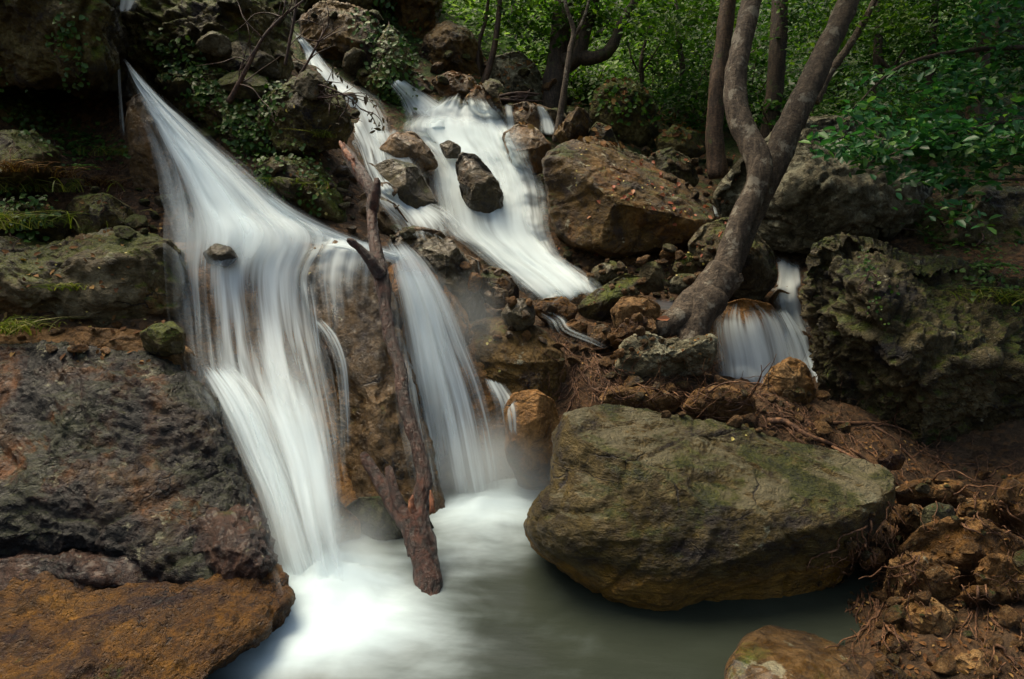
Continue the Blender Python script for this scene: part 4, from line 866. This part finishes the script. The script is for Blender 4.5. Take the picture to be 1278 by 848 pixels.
# upper streams
sheet('stream', [(363, 40, 372, 40, 8.3, 1.0), (378, 66, 396, 62, 8.0, 1.0), (386, 100, 425, 92, 7.6, .95), (398, 128, 470, 120, 7.2, .95), (418, 155, 488, 148, 6.9, .85), (440, 185, 492, 180, 6.5, .78), (452, 215, 500, 215, 6.1, .75), (462, 245, 530, 245, 5.7, .85), (482, 272, 575, 268, 5.3, .85), (500, 300, 600, 300, 4.9, .8)], 'water', 40, 8, .06, .05, .03, seed=8, thr=.9)
sheet('stream', [(476, 78, 486, 80, 8.7, 1.0), (482, 100, 512, 102, 8.4, 1.0), (498, 125, 545, 122, 8.1, 1.0), (505, 150, 580, 142, 7.8, 1.0)], 'water', 24, 8, .06, .05, .02, seed=9, thr=.9)
G_ = [(548, 118, 612, 122, 8.1, .6), (512, 140, 640, 148, 7.8, 1.0), (500, 160, 660, 178, 7.4, 1.0), (520, 185, 672, 205, 7.0, .98), (535, 215, 682, 232, 6.6, .95), (540, 250, 688, 262, 6.2, .95), (550, 285, 692, 290, 5.9, .97), (588, 315, 705, 318, 5.6, 1.0), (620, 340, 732, 338, 5.35, 1.0), (648, 362, 750, 352, 5.15, 1.0), (668, 378, 756, 364, 5.05, .95)]
sheet('cascade', G_, 'water', 70, 14, .06, .05, .05, seed=10, thr=.9, st_=2.2, esoft=.25, end=.05)
sheet('cascade', [(a, b, c, d_, e - .12, f * .75) for a, b, c, d_, e, f in G_[1:]], 'water2', 40, 9, .14, .08, .05, seed=11, esoft=.3, thr=.9)
sheet('stream', [(456, 165, 500, 160, 6.6, .7), (470, 205, 520, 196, 6.2, .65), (478, 240, 545, 225, 5.9, .6)], 'rill', 16, 8, .05, .02, .02, seed=12, thr=.9)
sheet('stream', [(628, 130, 640, 130, 7.95, .95), (630, 150, 643, 150, 7.85, .9), (628, 170, 648, 170, 7.7, .8)], 'rill', 12, 6, .05, .02, .01, seed=13, thr=.9)
sheet('stream', [(668, 132, 678, 132, 7.95, 1.0), (672, 150, 690, 148, 7.8, .9), (672, 170, 698, 168, 7.6, .8)], 'rill', 14, 6, .05, .02, .01, seed=14, thr=.9)
sheet('stream', [(718, 143, 728, 143, 9.5, 1.0), (722, 152, 742, 154, 9.2, 1.0), (745, 160, 762, 166, 8.8, 1.0), (760, 172, 768, 172, 8.2, .9), (764, 188, 776, 188, 7.6, .8)], 'rill', 14, 6, .06, .02, .01, seed=15, thr=.9)
sheet('stream', [(884, 256, 894, 256, 6.9, .8), (882, 270, 900, 272, 6.7, .8)], 'rill', 8, 6, .05, .02, .01, seed=16, thr=.9)
# side stream and its fall
sheet('stream', [(960, 316, 1002, 330, 6.6, .95), (958, 345, 1006, 358, 6.0, .85), (958, 375, 1010, 388, 5.5, .8), (968, 410, 1022, 425, 5.15, .75), (980, 450, 1030, 470, 4.9, .8), (990, 490, 1040, 500, 4.7, .8)], 'rill', 36, 8, .05, .04, .02, dens=1.1, seed=17, thr=.45)
sheet('waterfall', [(900, 378, 950, 374, 5.0, .4, .2), (880, 396, 976, 390, 4.8, .62, .4), (877, 418, 988, 408, 4.68, .9, .75), (882, 445, 998, 440, 4.58, .95), (885, 475, 1004, 475, 4.5, 1.0), (885, 500, 1008, 500, 4.4, 1.0)], 'water', 44, 9, .04, .05, .02, seed=18, thr=.4)
sheet('waterfall', [(955, 382, 985, 386, 4.98, .6), (962, 410, 1004, 412, 4.82, .8), (968, 440, 1020, 446, 4.7, .85), (975, 480, 1034, 486, 4.55, .9), (980, 510, 1040, 512, 4.45, .9)], 'water', 26, 8, .05, .04, .02, seed=42, thr=.4)
# the rills of the ledge
sheet('rill', [(668, 392, 688, 388, 4.45, .4), (680, 402, 706, 396, 4.32, .5), (690, 420, 716, 408, 4.2, .4), (712, 430, 742, 420, 4.1, .38), (738, 436, 766, 434, 4.05, .3)], 'rill', 16, 6, .03, .01, .008, seed=19)
sheet('rill', [(812, 372, 814, 386, 4.9, .9), (830, 372, 832, 390, 4.85, 1.0), (850, 376, 850, 390, 4.8, .7)], 'rill', 12, 6, .03, .01, .005, seed=21)
sheet('rill', [(146, 80, 150, 80, 5.0, .6), (147, 120, 153, 120, 4.98, .6), (150, 170, 158, 170, 4.95, .5)], 'rill', 6, 6, .0, .0, .002, drape=False, seed=22)
sheet('rill', [(118, -20, 182, -20, 5.3, .7), (124, 0, 178, 0, 5.2, .7), (130, 16, 168, 16, 5.1, .5)], 'rill', 16, 6, .05, .02, .01, seed=23)
# the pool
px_ = np.arange(-1.7, 2.6, .03); py_ = np.arange(-.5, 4.2, .03); X, Y = np.meshgrid(px_, py_); xf, yf = X.ravel(), Y.ravel()
def at0(px, py):
    t = W(px, py, 1.0) - np.array([0, 0, CAMZ]); k = -CAMZ / t[2]; return t[0] * k, t[1] * k
foam = np.zeros_like(xf); mound = np.zeros_like(xf)
for (fx, fy, rx, ry, amt, hh) in [(395, 738, .22, .20, .98, .09), (440, 780, .34, .22, .75, .04), (345, 825, .30, .16, .6, .02), (390, 770, .26, .16, .4, .02), (600, 645, .30, .24, 1.0, .07), (645, 610, .2, .3, .6, .03), (580, 690, .3, .2, .4, .02), (480, 720, .3, .2, .35, .02), (520, 820, .5, .28, .22, .0), (420, 690, .2, .3, .5, .02)]:
    cx_, cy_ = at0(fx, fy); e = np.exp(-(((xf - cx_) / rx) ** 2 + ((yf - cy_) / ry) ** 2)); foam = foam + amt * e * (1 - foam * .35); mound += hh * e
P3 = np.stack([xf, yf, 0 * xf], -1); zf = mound * (1 + .35 * fbm(P3 * 5, 3)) + .004 * fbm(P3 * np.array([2, 6, 1]), 2)
nx, ny = len(px_), len(py_); ii = np.arange(nx * ny).reshape(ny, nx); Fq = np.stack([ii[:-1, :-1], ii[:-1, 1:], ii[1:, 1:], ii[1:, :-1]], -1).reshape(-1, 4)
struct(mesh_np('pool_water', np.stack([xf, yf, zf], -1), Fq, M['pool'], attrs={'foam': foam}, loc=(0, 0, 0)))
rock('rock', 'pointed mossy grey rock standing in the middle of the cascade', [(567, 205), (576, 190), (592, 192), (612, 212), (626, 240), (628, 268), (616, 284), (594, 272), (576, 248)], 6.0, .28, 'wet', n=60, k=2.3, amp=.14, crag=.012)
rock('rock', 'brown rock at the split of the cascade', [(472, 186), (492, 166), (518, 166), (538, 186), (547, 208), (524, 216), (484, 206)], 6.4, .28, 'wetbrown', n=50)
rock('rock', 'low stone awash in the middle of the cascade', [(548, 180), (560, 174), (576, 184), (574, 198), (556, 198)], 6.6, .12, 'wet', n=30)
rock('rock', 'wet rock with bright moss on its foot below the split', [(460, 210), (486, 198), (520, 206), (536, 236), (550, 268), (552, 292), (520, 292), (490, 262), (464, 240)], 5.65, .32, 'wet', n=60)
rock('rock', 'rounded wet stone at the foot of the cascade', [(566, 330), (580, 317), (597, 324), (599, 345), (584, 354)], 4.45, .12, 'wetbrown', n=36)
rock('rock', 'round stone awash on the lip of the nearest fall', [(252, 316), (268, 304), (290, 308), (298, 322), (284, 334), (260, 330)], 3.80, .1, 'wet', n=30)
refresh()
# ------------------------------------------------------------------ the leaning log
lr = empty('leaning_log', W(535, 752, 2.50), 'bare reddish brown forked log leaning upright from the pool against the rocks', 'log')
LP = [(539, 775, 2.46, .050), (537, 745, 2.52, .053), (531, 700, 2.62, .055), (523, 660, 2.72, .052), (524, 630, 2.80, .040), (529, 600, 2.87, .034), (522, 560, 2.95, .031), (505, 505, 3.06, .031), (499, 460, 3.16, .029), (484, 410, 3.28, .029), (480, 370, 3.38, .033), (474, 335, 3.46, .039), (467, 300, 3.55, .029), (464, 262, 3.66, .028), (467, 238, 3.72, .026)]
tube_obj('trunk', [PD(LP)], M['log'], lr, 30, 14, bump=.16, groove=.20, seed=2)
tube_obj('snapped_top', [PD([(468, 246, 3.70, .036), (456, 226, 3.78, .036), (442, 205, 3.86, .034), (432, 188, 3.93, .026), (428, 181, 3.96, .012)])], M['log'], lr, 20, 10, bump=.15, groove=.22, seed=4)
tube_obj('torn_wood', [PD([(446, 214, 3.80, .016), (436, 196, 3.86, .018), (426, 180, 3.92, .012), (424, 176, 3.93, .003)]), PD([(441, 200, 3.83, .012), (432, 188, 3.88, .010), (429, 178, 3.9, .003)])], M['splint'], lr, 8, 6, bump=.3, groove=.3)
tube_obj('branch_stub', [PD([(475, 345, 3.42, .036), (462, 325, 3.40, .028), (448, 310, 3.38, .020), (438, 302, 3.36, .017), (434, 299, 3.35, .010)])], M['log'], lr, 16, 8, bump=.2, groove=.2, seed=6)
tube_obj('branch_stub', [PD([(466, 262, 3.66, .028), (468, 245, 3.62, .026), (470, 228, 3.62, .018), (470, 222, 3.62, .010)])], M['log'], lr, 14, 6, bump=.2, groove=.2, seed=7)
tube_obj('fork_branch', [PD([(522, 690, 2.66, .045), (512, 662, 2.72, .040), (498, 640, 2.78, .036), (480, 612, 2.86, .030), (466, 588, 2.93, .026), (456, 572, 2.97, .024), (452, 567, 2.99, .012)])], M['log'], lr, 20, 10, bump=.16, groove=.2, seed=8)
tube_obj('fork_branch', [PD([(512, 655, 2.74, .028), (500, 635, 2.77, .026), (492, 612, 2.80, .022), (486, 588, 2.84, .018), (484, 582, 2.85, .010)])], M['log'], lr, 16, 8, bump=.16, groove=.2, seed=9)
tube_obj('torn_wood', [PD([(517, 640, 2.68, .016), (513, 630, 2.69, .014), (515, 618, 2.70, .004)]), PD([(540, 640, 2.76, .012), (539, 625, 2.78, .012), (537, 612, 2.80, .004)])], M['splint'], lr, 8, 6, bump=.3, groove=.3)

# ------------------------------------------------------------------ trees
TS = [0]
def tree(name, label, trunks, mat='bark', limbs=(), crown=(), leaf='leaf', lsize=.07, segs=14, bump=.12, roots=(), cat='tree', group=None, per=16, spr=.24):
    TS[0] += 1; b = trunks[0][0]; root = empty(name, W(b[0], b[1], b[2]), label, cat, group)
    for t in trunks: tube_obj('trunk', [PD(t)], M[mat], root, segs, 7, bump=bump, groove=.06, seed=TS[0])
    if roots: tube_obj('buttress_roots', [PD(t) for t in roots], M[mat], root, segs, 6, bump=.2, seed=TS[0])
    for t in limbs: tube_obj('branch', [PD(t)], M[mat], root, 8, 5, bump=.1, seed=TS[0])
    if crown:
        cs, ns = [], []
        for j, (px, py, d, rx, ry, rz, n) in enumerate(crown):
            c, q = sprays(W(px, py, d), (rx, ry, rz), n, per, TS[0] * 100 + j, spr); cs.append(c); ns.append(q)
        leaves_obj('crown', np.vstack(cs), lsize, np.vstack(ns), M[leaf], root, seed=TS[0])
    return root
tree('forked_tree', 'curved grey-barked tree forking from its root into two leaning trunks', [
    [(895, 362, 4.52, .105), (906, 335, 4.58, .095), (915, 305, 4.64, .085), (926, 272, 4.7, .080), (943, 238, 4.75, .078), (948, 208, 4.8, .085), (936, 176, 4.9, .085), (922, 145, 5.0, .082), (917, 105, 5.1, .076), (925, 58, 5.2, .072), (938, 0, 5.35, .068), (950, -80, 5.6, .06), (955, -260, 6.0, .03)],
    [(904, 352, 4.62, .085), (922, 305, 4.76, .08), (944, 255, 4.88, .082), (966, 205, 5.0, .095), (988, 152, 5.1, .092), (1012, 103, 5.2, .085), (1038, 48, 5.35, .08), (1060, 0, 5.5, .075), (1090, -90, 5.8, .06), (1120, -240, 6.2, .03)]],
    'bark', roots=[[(905, 340, 4.56, .12), (886, 368, 4.5, .13), (862, 388, 4.45, .12), (840, 402, 4.38, .09), (818, 412, 4.3, .05)], [(890, 365, 4.45, .11), (872, 395, 4.38, .10), (862, 425, 4.3, .08), (858, 450, 4.22, .05)], [(918, 345, 4.5, .045), (922, 354, 4.48, .035)]],
    crown=[(960, -180, 5.6, 1.4, 1.2, .6, 130), (1120, -140, 6.0, 1.3, 1.2, .6, 120)], segs=28, leaf='leaf_mid')
tree('tree', 'straight dark-spotted trunk beside the curve of the forked tree', [[(897, 222, 6.8, .10), (892, 170, 6.85, .085), (895, 110, 6.9, .08), (903, 50, 7.0, .078), (910, -20, 7.1, .07), (915, -160, 7.4, .04)]], 'bark_ivy', crown=[(900, -90, 7.4, 1.3, 1.0, .7, 90), (850, 20, 8.0, .6, .6, .35, 60)], segs=16, leaf='leaf_mid')
tree('tree', 'shadowy thick trunk between the two stems of the forked tree', [[(958, 185, 8.6, .12), (966, 120, 8.6, .10), (972, 40, 8.7, .10), (975, -60, 8.9, .08)]], 'bark_dark', crown=[(980, 10, 9, 1.0, .8, .5, 90)], segs=14)
tree('tree', 'thin brown tree leaning behind the forked tree', [[(1018, 128, 6.9, .045), (1035, 92, 6.95, .04), (1058, 60, 7.0, .036), (1082, 20, 7.1, .03), (1110, -40, 7.2, .02)]], 'bark', crown=[(1080, 20, 7.4, .7, .6, .35, 70)], leaf='leaf_mid')
tree('tree', 'thick far trunk with a dark crooked bough reaching over the far rill', [[(688, 152, 9.2, .19), (692, 110, 9.2, .16), (698, 70, 9.25, .15), (703, 20, 9.3, .14), (706, -60, 9.5, .10)], [(706, 80, 9.1, .13), (722, 68, 9.05, .10), (728, 40, 9.1, .10), (738, 5, 9.2, .09), (745, -50, 9.3, .07)]], 'bark_dark',
     limbs=[[(718, 68, 9.05, .10), (735, 73, 9.0, .085), (756, 67, 8.95, .075), (768, 50, 8.95, .065), (778, 25, 9.0, .06), (796, -5, 9.1, .05), (815, -50, 9.2, .03)]], crown=[(690, 20, 9.4, .8, .7, .5, 110), (760, -20, 9.3, 1.1, .8, .6, 110)], segs=16, leaf='leaf_mid', lsize=.09)
tree('sapling', 'slim pale sapling growing from the rock beside the cascade', [[(694, 178, 7.5, .05), (700, 140, 7.5, .035), (706, 100, 7.5, .032), (712, 62, 7.55, .030), (716, 38, 7.6, .028), (706, 5, 7.6, .018), (702, -40, 7.7, .010)]], 'bark', limbs=[[(714, 50, 7.6, .022), (728, 25, 7.6, .018), (738, -10, 7.7, .012)]], crown=[(715, -50, 7.7, .5, .4, .3, 30)], leaf='leaf_mid')
tree('sapling', 'reddish sapling leaning beside the rounded brown boulder', [[(603, 106, 9.0, .045), (613, 76, 9.0, .04), (620, 40, 9.0, .035), (626, -20, 9.1, .028)]], 'bark_ivy', crown=[(630, -30, 9.2, .7, .6, .35, 50)], leaf='leaf_bright', lsize=.08)
tree('sapling', 'thinner crooked sapling with its foot behind the rounded boulder', [[(598, 104, 9.15, .03), (597, 60, 9.2, .026), (606, 25, 9.2, .022), (612, -20, 9.3, .018)]], 'bark_ivy', crown=[(590, -20, 9.2, .6, .5, .3, 40)], leaf='leaf_bright', lsize=.08)
tree('sapling', 'straight far sapling above the lichen-white boulder', [[(643, 72, 12, .07), (640, 40, 12, .06), (643, 0, 12.1, .05), (645, -40, 12.2, .04)]], 'bark', crown=[(650, -10, 12, .9, .7, .5, 50)], leaf='leaf_bright', lsize=.1)
tree('sapling', 'pale crooked sapling on top of the mossy far boulder', [[(802, 108, 9.8, .035), (800, 80, 9.8, .03), (804, 58, 9.9, .022), (812, 30, 10, .012)]], 'bark', limbs=[[(801, 90, 9.8, .015), (816, 68, 9.8, .012), (826, 50, 9.9, .006)], [(799, 95, 9.8, .014), (788, 72, 9.8, .012), (783, 50, 9.9, .006)]], crown=[(800, 20, 10, .6, .5, .3, 40)], leaf='leaf_mid')
tree('tree', 'dim slender trunk between bough and forked tree', [[(848, 150, 9.6, .045), (852, 90, 9.7, .04), (846, 40, 9.8, .035), (842, -40, 10, .03)]], 'bark_dark', crown=[(840, 50, 10, .9, .7, .5, 110)], leaf='leaf')
tree('tree', 'dark trunk forking among leaves at the shaded side', [[(1094, 160, 9, .06), (1095, 90, 9, .055), (1096, 30, 9.1, .05), (1098, -40, 9.2, .04)]], 'bark_dark', limbs=[[(1095, 70, 9, .03), (1112, 85, 8.9, .02), (1130, 60, 8.9, .015)]], crown=[(1090, 30, 9.4, 1.1, .8, .5, 120)], leaf='leaf')
tree('tree', 'brown trunk half hidden behind the hanging beech leaves', [[(1212, 210, 8.4, .10), (1216, 140, 8.4, .09), (1226, 70, 8.5, .08), (1232, -40, 8.7, .06)]], 'bark_ivy', crown=[(1220, 30, 8.9, 1.2, .9, .6, 130)], leaf='leaf')
tree('tree', 'thin shaded trunk near the edge of the forest view', [[(1150, 200, 8.8, .05), (1158, 120, 8.8, .045), (1165, 40, 8.9, .04), (1170, -40, 9, .03)]], 'bark_dark', crown=[(1160, 90, 9.2, 1.0, .8, .6, 120)], leaf='leaf')
tree('tree', 'far thin trunk in the bright clearing', [[(755, 95, 14, .06), (752, 50, 14, .055), (757, 0, 14.1, .05), (760, -40, 14.2, .04)]], 'bark', crown=[(750, 0, 14, 1.3, 1.0, .7, 70)], leaf='leaf_bright', lsize=.12)
# the hanging spray of beech leaves, its tree standing outside the view
br = tree('beech_tree', 'beech bough of hanging blue green leaves reaching in over the shaded boulders', [[(1560, 420, 5.2, .14), (1540, 250, 5.1, .12), (1510, 60, 5.0, .10), (1480, -200, 5.0, .08)]], 'bark_dark',
     limbs=[[(1520, 120, 5.0, .03), (1380, 70, 4.8, .022), (1250, 60, 4.7, .016), (1130, 80, 4.6, .010), (1060, 140, 4.5, .004)], [(1530, 200, 5.0, .03), (1400, 160, 4.5, .022), (1280, 150, 4.3, .014), (1180, 170, 4.2, .008), (1080, 205, 4.1, .004)], [(1540, 260, 5.0, .025), (1400, 240, 4.4, .016), (1290, 225, 4.2, .010), (1200, 225, 4.1, .004)]],
     crown=[(1110, 170, 4.3, .42, .35, .17, 40), (1210, 165, 4.3, .42, .4, .20, 52), (1150, 110, 4.6, .4, .4, .16, 26), (1250, 90, 4.6, .42, .5, .22, 44), (1180, 220, 4.2, .26, .3, .10, 16), (1080, 205, 4.2, .16, .2, .05, 7), (1250, 30, 4.8, .5, .5, .2, 40), (1300, 180, 4.3, .4, .4, .22, 40), (1390, 100, 4.7, .6, .6, .4, 60), (1185, 262, 4.0, .16, .1, .05, 5)], leaf='leaf_teal', lsize=.062, per=15, spr=.13)

def shade_crown(root, c, rad, n, size, mat, seed):  # leaf masses added overhead, out of view, to darken what lies below
    cc, nn = sprays(c, rad, n, 14, seed, .5); leaves_obj('crown', cc, size, nn, M[mat], root, seed=seed, aspect=.7)
shade_crown(br, (4.2, 4.6, 5.2), (2.6, 2.6, 1.0), 330, .20, 'leaf', 900)
shade_crown(br, (3.6, 1.6, 4.6), (1.8, 2.0, .7), 150, .20, 'leaf', 903)
shade_t = empty('shade_tree', (7.5, 11, 4), 'unseen tree added so its crown shades the far side of the gorge', 'tree')  # added out of view only to cast shade
tube_obj('trunk', [(np.array([(7.5, 11, 3.5), (7.4, 11, 7), (7.6, 11.2, 12)]), np.array([.25, .2, .1]))], M['bark_dark'], shade_t, 12, 5)
shade_crown(shade_t, (6.0, 9.8, 8.0), (4.2, 3.4, 1.6), 520, .26, 'leaf', 901)
# bushes under the trees
def bush(px, py, d, rx, ry, rz, n, label, leaf='leaf', ls=.08, per=16):
    TS[0] += 1; base = W(px, py, d) - np.array([0, 0, rz]); root = empty('bush', base, label, 'bush'); c, q = sprays(W(px, py, d), (rx, ry, rz), n, per, TS[0] * 100, .2)
    leaves_obj('foliage', c, ls, q, M[leaf], root, seed=TS[0]); rnd = np.random.default_rng(TS[0]); ps = []
    for i in range(7):
        e = base + np.array([rnd.normal(0, rx * .5), rnd.normal(0, ry * .4), rz * 1.7]); mdp = (base + e) / 2 + rnd.normal(0, .08, 3); ps.append((np.array([base, mdp, e]), np.array([.015, .010, .004])))
    tube_obj('stems', ps, M['twig'], root, 5, 4)
bush(870, 130, 9.3, .8, .6, .55, 110, 'dark bush behind the straight spotted trunk')
bush(820, 105, 10.5, .8, .7, .5, 90, 'mid green bush beside the pale crooked sapling', 'leaf_mid')
bush(935, 120, 9.6, .7, .6, .6, 100, 'dark bush seen between the stems of the forked tree')
bush(1010, 150, 8.6, .6, .5, .4, 70, 'dark bush on top of the lichen-blotched boulder')
bush(1090, 170, 8.0, .8, .5, .5, 90, 'shaded bush behind the beech bough')
bush(1230, 210, 7.6, .9, .5, .5, 90, 'shaded bush at the edge of the view behind the beech bough')
bush(1200, 300, 5.9, .5, .3, .15, 20, 'small dark plant over the shaded boulder', 'leaf', .06)
bush(610, 30, 13.5, 1.2, .8, .6, 110, 'bright bush in the clearing behind the thin saplings', 'leaf_bright', .10)
bush(660, 80, 11.5, .6, .5, .35, 90, 'pale green feathery bush behind the lichen-white boulder', 'leaf_bright', .09)
bush(745, 60, 13, 1.0, .8, .5, 110, 'bright green bush in the clearing behind the crooked bough', 'leaf_bright', .10)
bush(730, 105, 10.2, .45, .4, .25, 60, 'green bush at the foot of the thick far trunk', 'leaf_mid', .08)
bush(560, 5, 12, .8, .7, .4, 70, 'bright bush above the rounded brown boulder', 'leaf_bright', .10)
bush(1060, 60, 12, 1.4, .9, .8, 120, 'mid green bush far behind the leaning stems', 'leaf_mid', .11)
bush(900, 40, 13, 1.4, .9, .8, 120, 'mid green bush far behind the straight spotted trunk', 'leaf_mid', .11)
bush(820, 20, 14, 1.2, .9, .7, 90, 'light green bush high on the far slope', 'leaf_bright', .12)

# undergrowth of the far slope, beyond counting
def undergrowth(xr, yr, n, size, mat, label, seed, h=.35):
    rnd = np.random.default_rng(seed); x = rnd.uniform(*xr, n); y = rnd.uniform(*yr, n); z = ground_z(x, y)
    cl = fbm(np.stack([x * 1.3, y * 1.3, 0 * x], -1), 3); kp = cl + rnd.normal(0, .25, n) > -.15; x, y, z = x[kp], y[kp], z[kp]
    c = np.stack([x, y, z + h * rnd.uniform(0, 1, len(x)) * (1 + cl[kp])], -1); nn = np.stack([rnd.normal(0, .5, len(x)), rnd.normal(-.5, .4, len(x)), np.ones(len(x))], -1)
    stuff(leaves_obj('undergrowth', c, size, nn, mat, seed=seed), label, 'undergrowth')
undergrowth((-2.5, 3.5), (10.2, 18), 26000, .11, M['leaf_bright'], 'bright green undergrowth covering the far slope of the clearing', 1, .4)
undergrowth((2.5, 12), (9.0, 19), 24000, .12, M['leaf'], 'dark green undergrowth under the forest', 2, .5)
undergrowth((-6, 14), (18, 32), 22000, .22, M['leaf'], 'forest floor plants high on the far slope', 3, 1.2)

# bare twiggy saplings in front of the cliff
def twigs(name, label, trunk, seed, n=12, L_=60, leaf_n=0, up=-1.2, cat='sapling'):
    rnd = random.Random(seed); root = empty(name, W(trunk[0][0], trunk[0][1], trunk[0][2]), label, cat); tube_obj('stem', [PD(trunk)], M['twig'], root, 8, 5, bump=.15); ps = []; tips = []
    for i in range(n):
        a = trunk[rnd.randint(1, len(trunk) - 1)]; x, y, d = a[0], a[1], a[2]; ang = rnd.gauss(up, .8); l = [(x, y, d, .005)]
        for j in range(4): x += math.cos(ang) * L_ / 4; y += math.sin(ang) * L_ / 4; ang += rnd.gauss(0, .3); d += rnd.gauss(0, .05); l.append((x, y, d, .0042 - j * .0009))
        ps.append(PD(l)); tips += [l[-1], l[-2], l[-3]]
    tube_obj('twigs', ps, M['twig'], root, 5, 3)
    if leaf_n:
        c = np.array([W(t[0] + rnd.gauss(0, 4), t[1] + rnd.gauss(2, 4), t[2]) for t in (rnd.choice(tips) for _ in range(leaf_n))]); leaves_obj('leaves', c, .045, np.array([[rnd.gauss(0, 1), -1, rnd.gauss(0, .4)] for _ in c]), M['twig_leaf'], root, seed=seed, aspect=.35)
M['twig_leaf'] = leaf_mat('withered_dark_leaves', (.02, .015, .008), (.05, .035, .015), (.10, .06, .03), .1)
twigs('sapling', 'bare reddish sapling with spreading twigs rising before the mossy cliff', [(286, 128, 4.75, .022), (298, 105, 4.72, .016), (312, 78, 4.7, .013), (328, 48, 4.7, .011), (352, 22, 4.7, .009), (388, -6, 4.7, .006)], 3, 14, 70)
twigs('sapling', 'thin upright bare sapling beside the highest stream', [(356, 82, 5.0, .012), (360, 60, 5.0, .011), (366, 30, 5.0, .010), (372, -10, 5.0, .008)], 5, 6, 40)
twigs('sapling', 'thin slanting bare sapling crossing the highest stream', [(374, 94, 4.9, .010), (385, 76, 4.9, .008), (398, 52, 4.9, .007), (410, 30, 4.9, .005)], 7, 6, 40)
twigs('overhanging_twig', 'twig of withered dark leaves hanging over the middle stream', [(372, 108, 4.6, .007), (395, 106, 4.55, .006), (415, 112, 4.5, .005), (435, 122, 4.5, .004), (450, 136, 4.5, .003)], 9, 12, 34, 60, .9, 'twig')
twigs('overhanging_twig', 'bare twigs stretched over the stream from the overhanging boulder', [(372, 128, 4.6, .006), (395, 122, 4.55, .005), (420, 118, 4.5, .004)], 11, 8, 50, 20, .3, 'twig')

# brushwood by the lichen-white boulder
bw = [PD([(618 + SR.uniform(-6, 30), 120 + SR.uniform(-3, 8), 8.6, .02), (640 + SR.uniform(-10, 10), 122 + SR.uniform(-6, 6), 8.5, .016), (660 + SR.uniform(0, 20), 118 + SR.uniform(-6, 12), 8.5, .008)]) for _ in range(7)]
stuff(tube_obj('brushwood', bw, M['twig'], None, 6, 4), 'heap of reddish dead sticks by the lichen-white boulder', 'brushwood')

# ------------------------------------------------------------------ spray hanging over the feet of the falls
def mist(px, py, d, rad, dens, label, seed):
    k = N('spray_mist'); tc = k.n('TexCoord').outputs['Object']
    r = k.n('VectorMath', {0: tc}, operation='LENGTH').outputs['Value']
    nz = k.n('TexNoise', {'Vector': tc, 'Scale': 1.6, 'Detail': 2.0}).outputs[0]
    de = k.math('MULTIPLY', k.ramp(k.math('ADD', r, k.math('MULTIPLY', nz, .5)), .35, 1.2, 1, 0), dens)
    vs = k.n('VolumePrincipled', {'Color': (.85, .92, .95, 1), 'Density': de, 'Anisotropy': .2})
    k.t.links.new(vs.outputs[0], k.out.inputs[1])
    D, Fq = cubesphere(8); o = mesh_np('mist', D, Fq, k.m, loc=(0, 0, 0)); o.location = [float(q) for q in W(px, py, d)]; o.scale = rad
    stuff(o, label, 'mist')
mist(395, 700, 2.62, (.44, .34, .34), 3.2, 'spray at the foot of the nearest fall', 1)
mist(620, 590, 3.42, (.50, .34, .36), 3.2, 'spray at the foot of the second fall', 2)
mist(590, 400, 3.85, (.28, .25, .34), .9, 'spray drifting beside the second fall', 3)
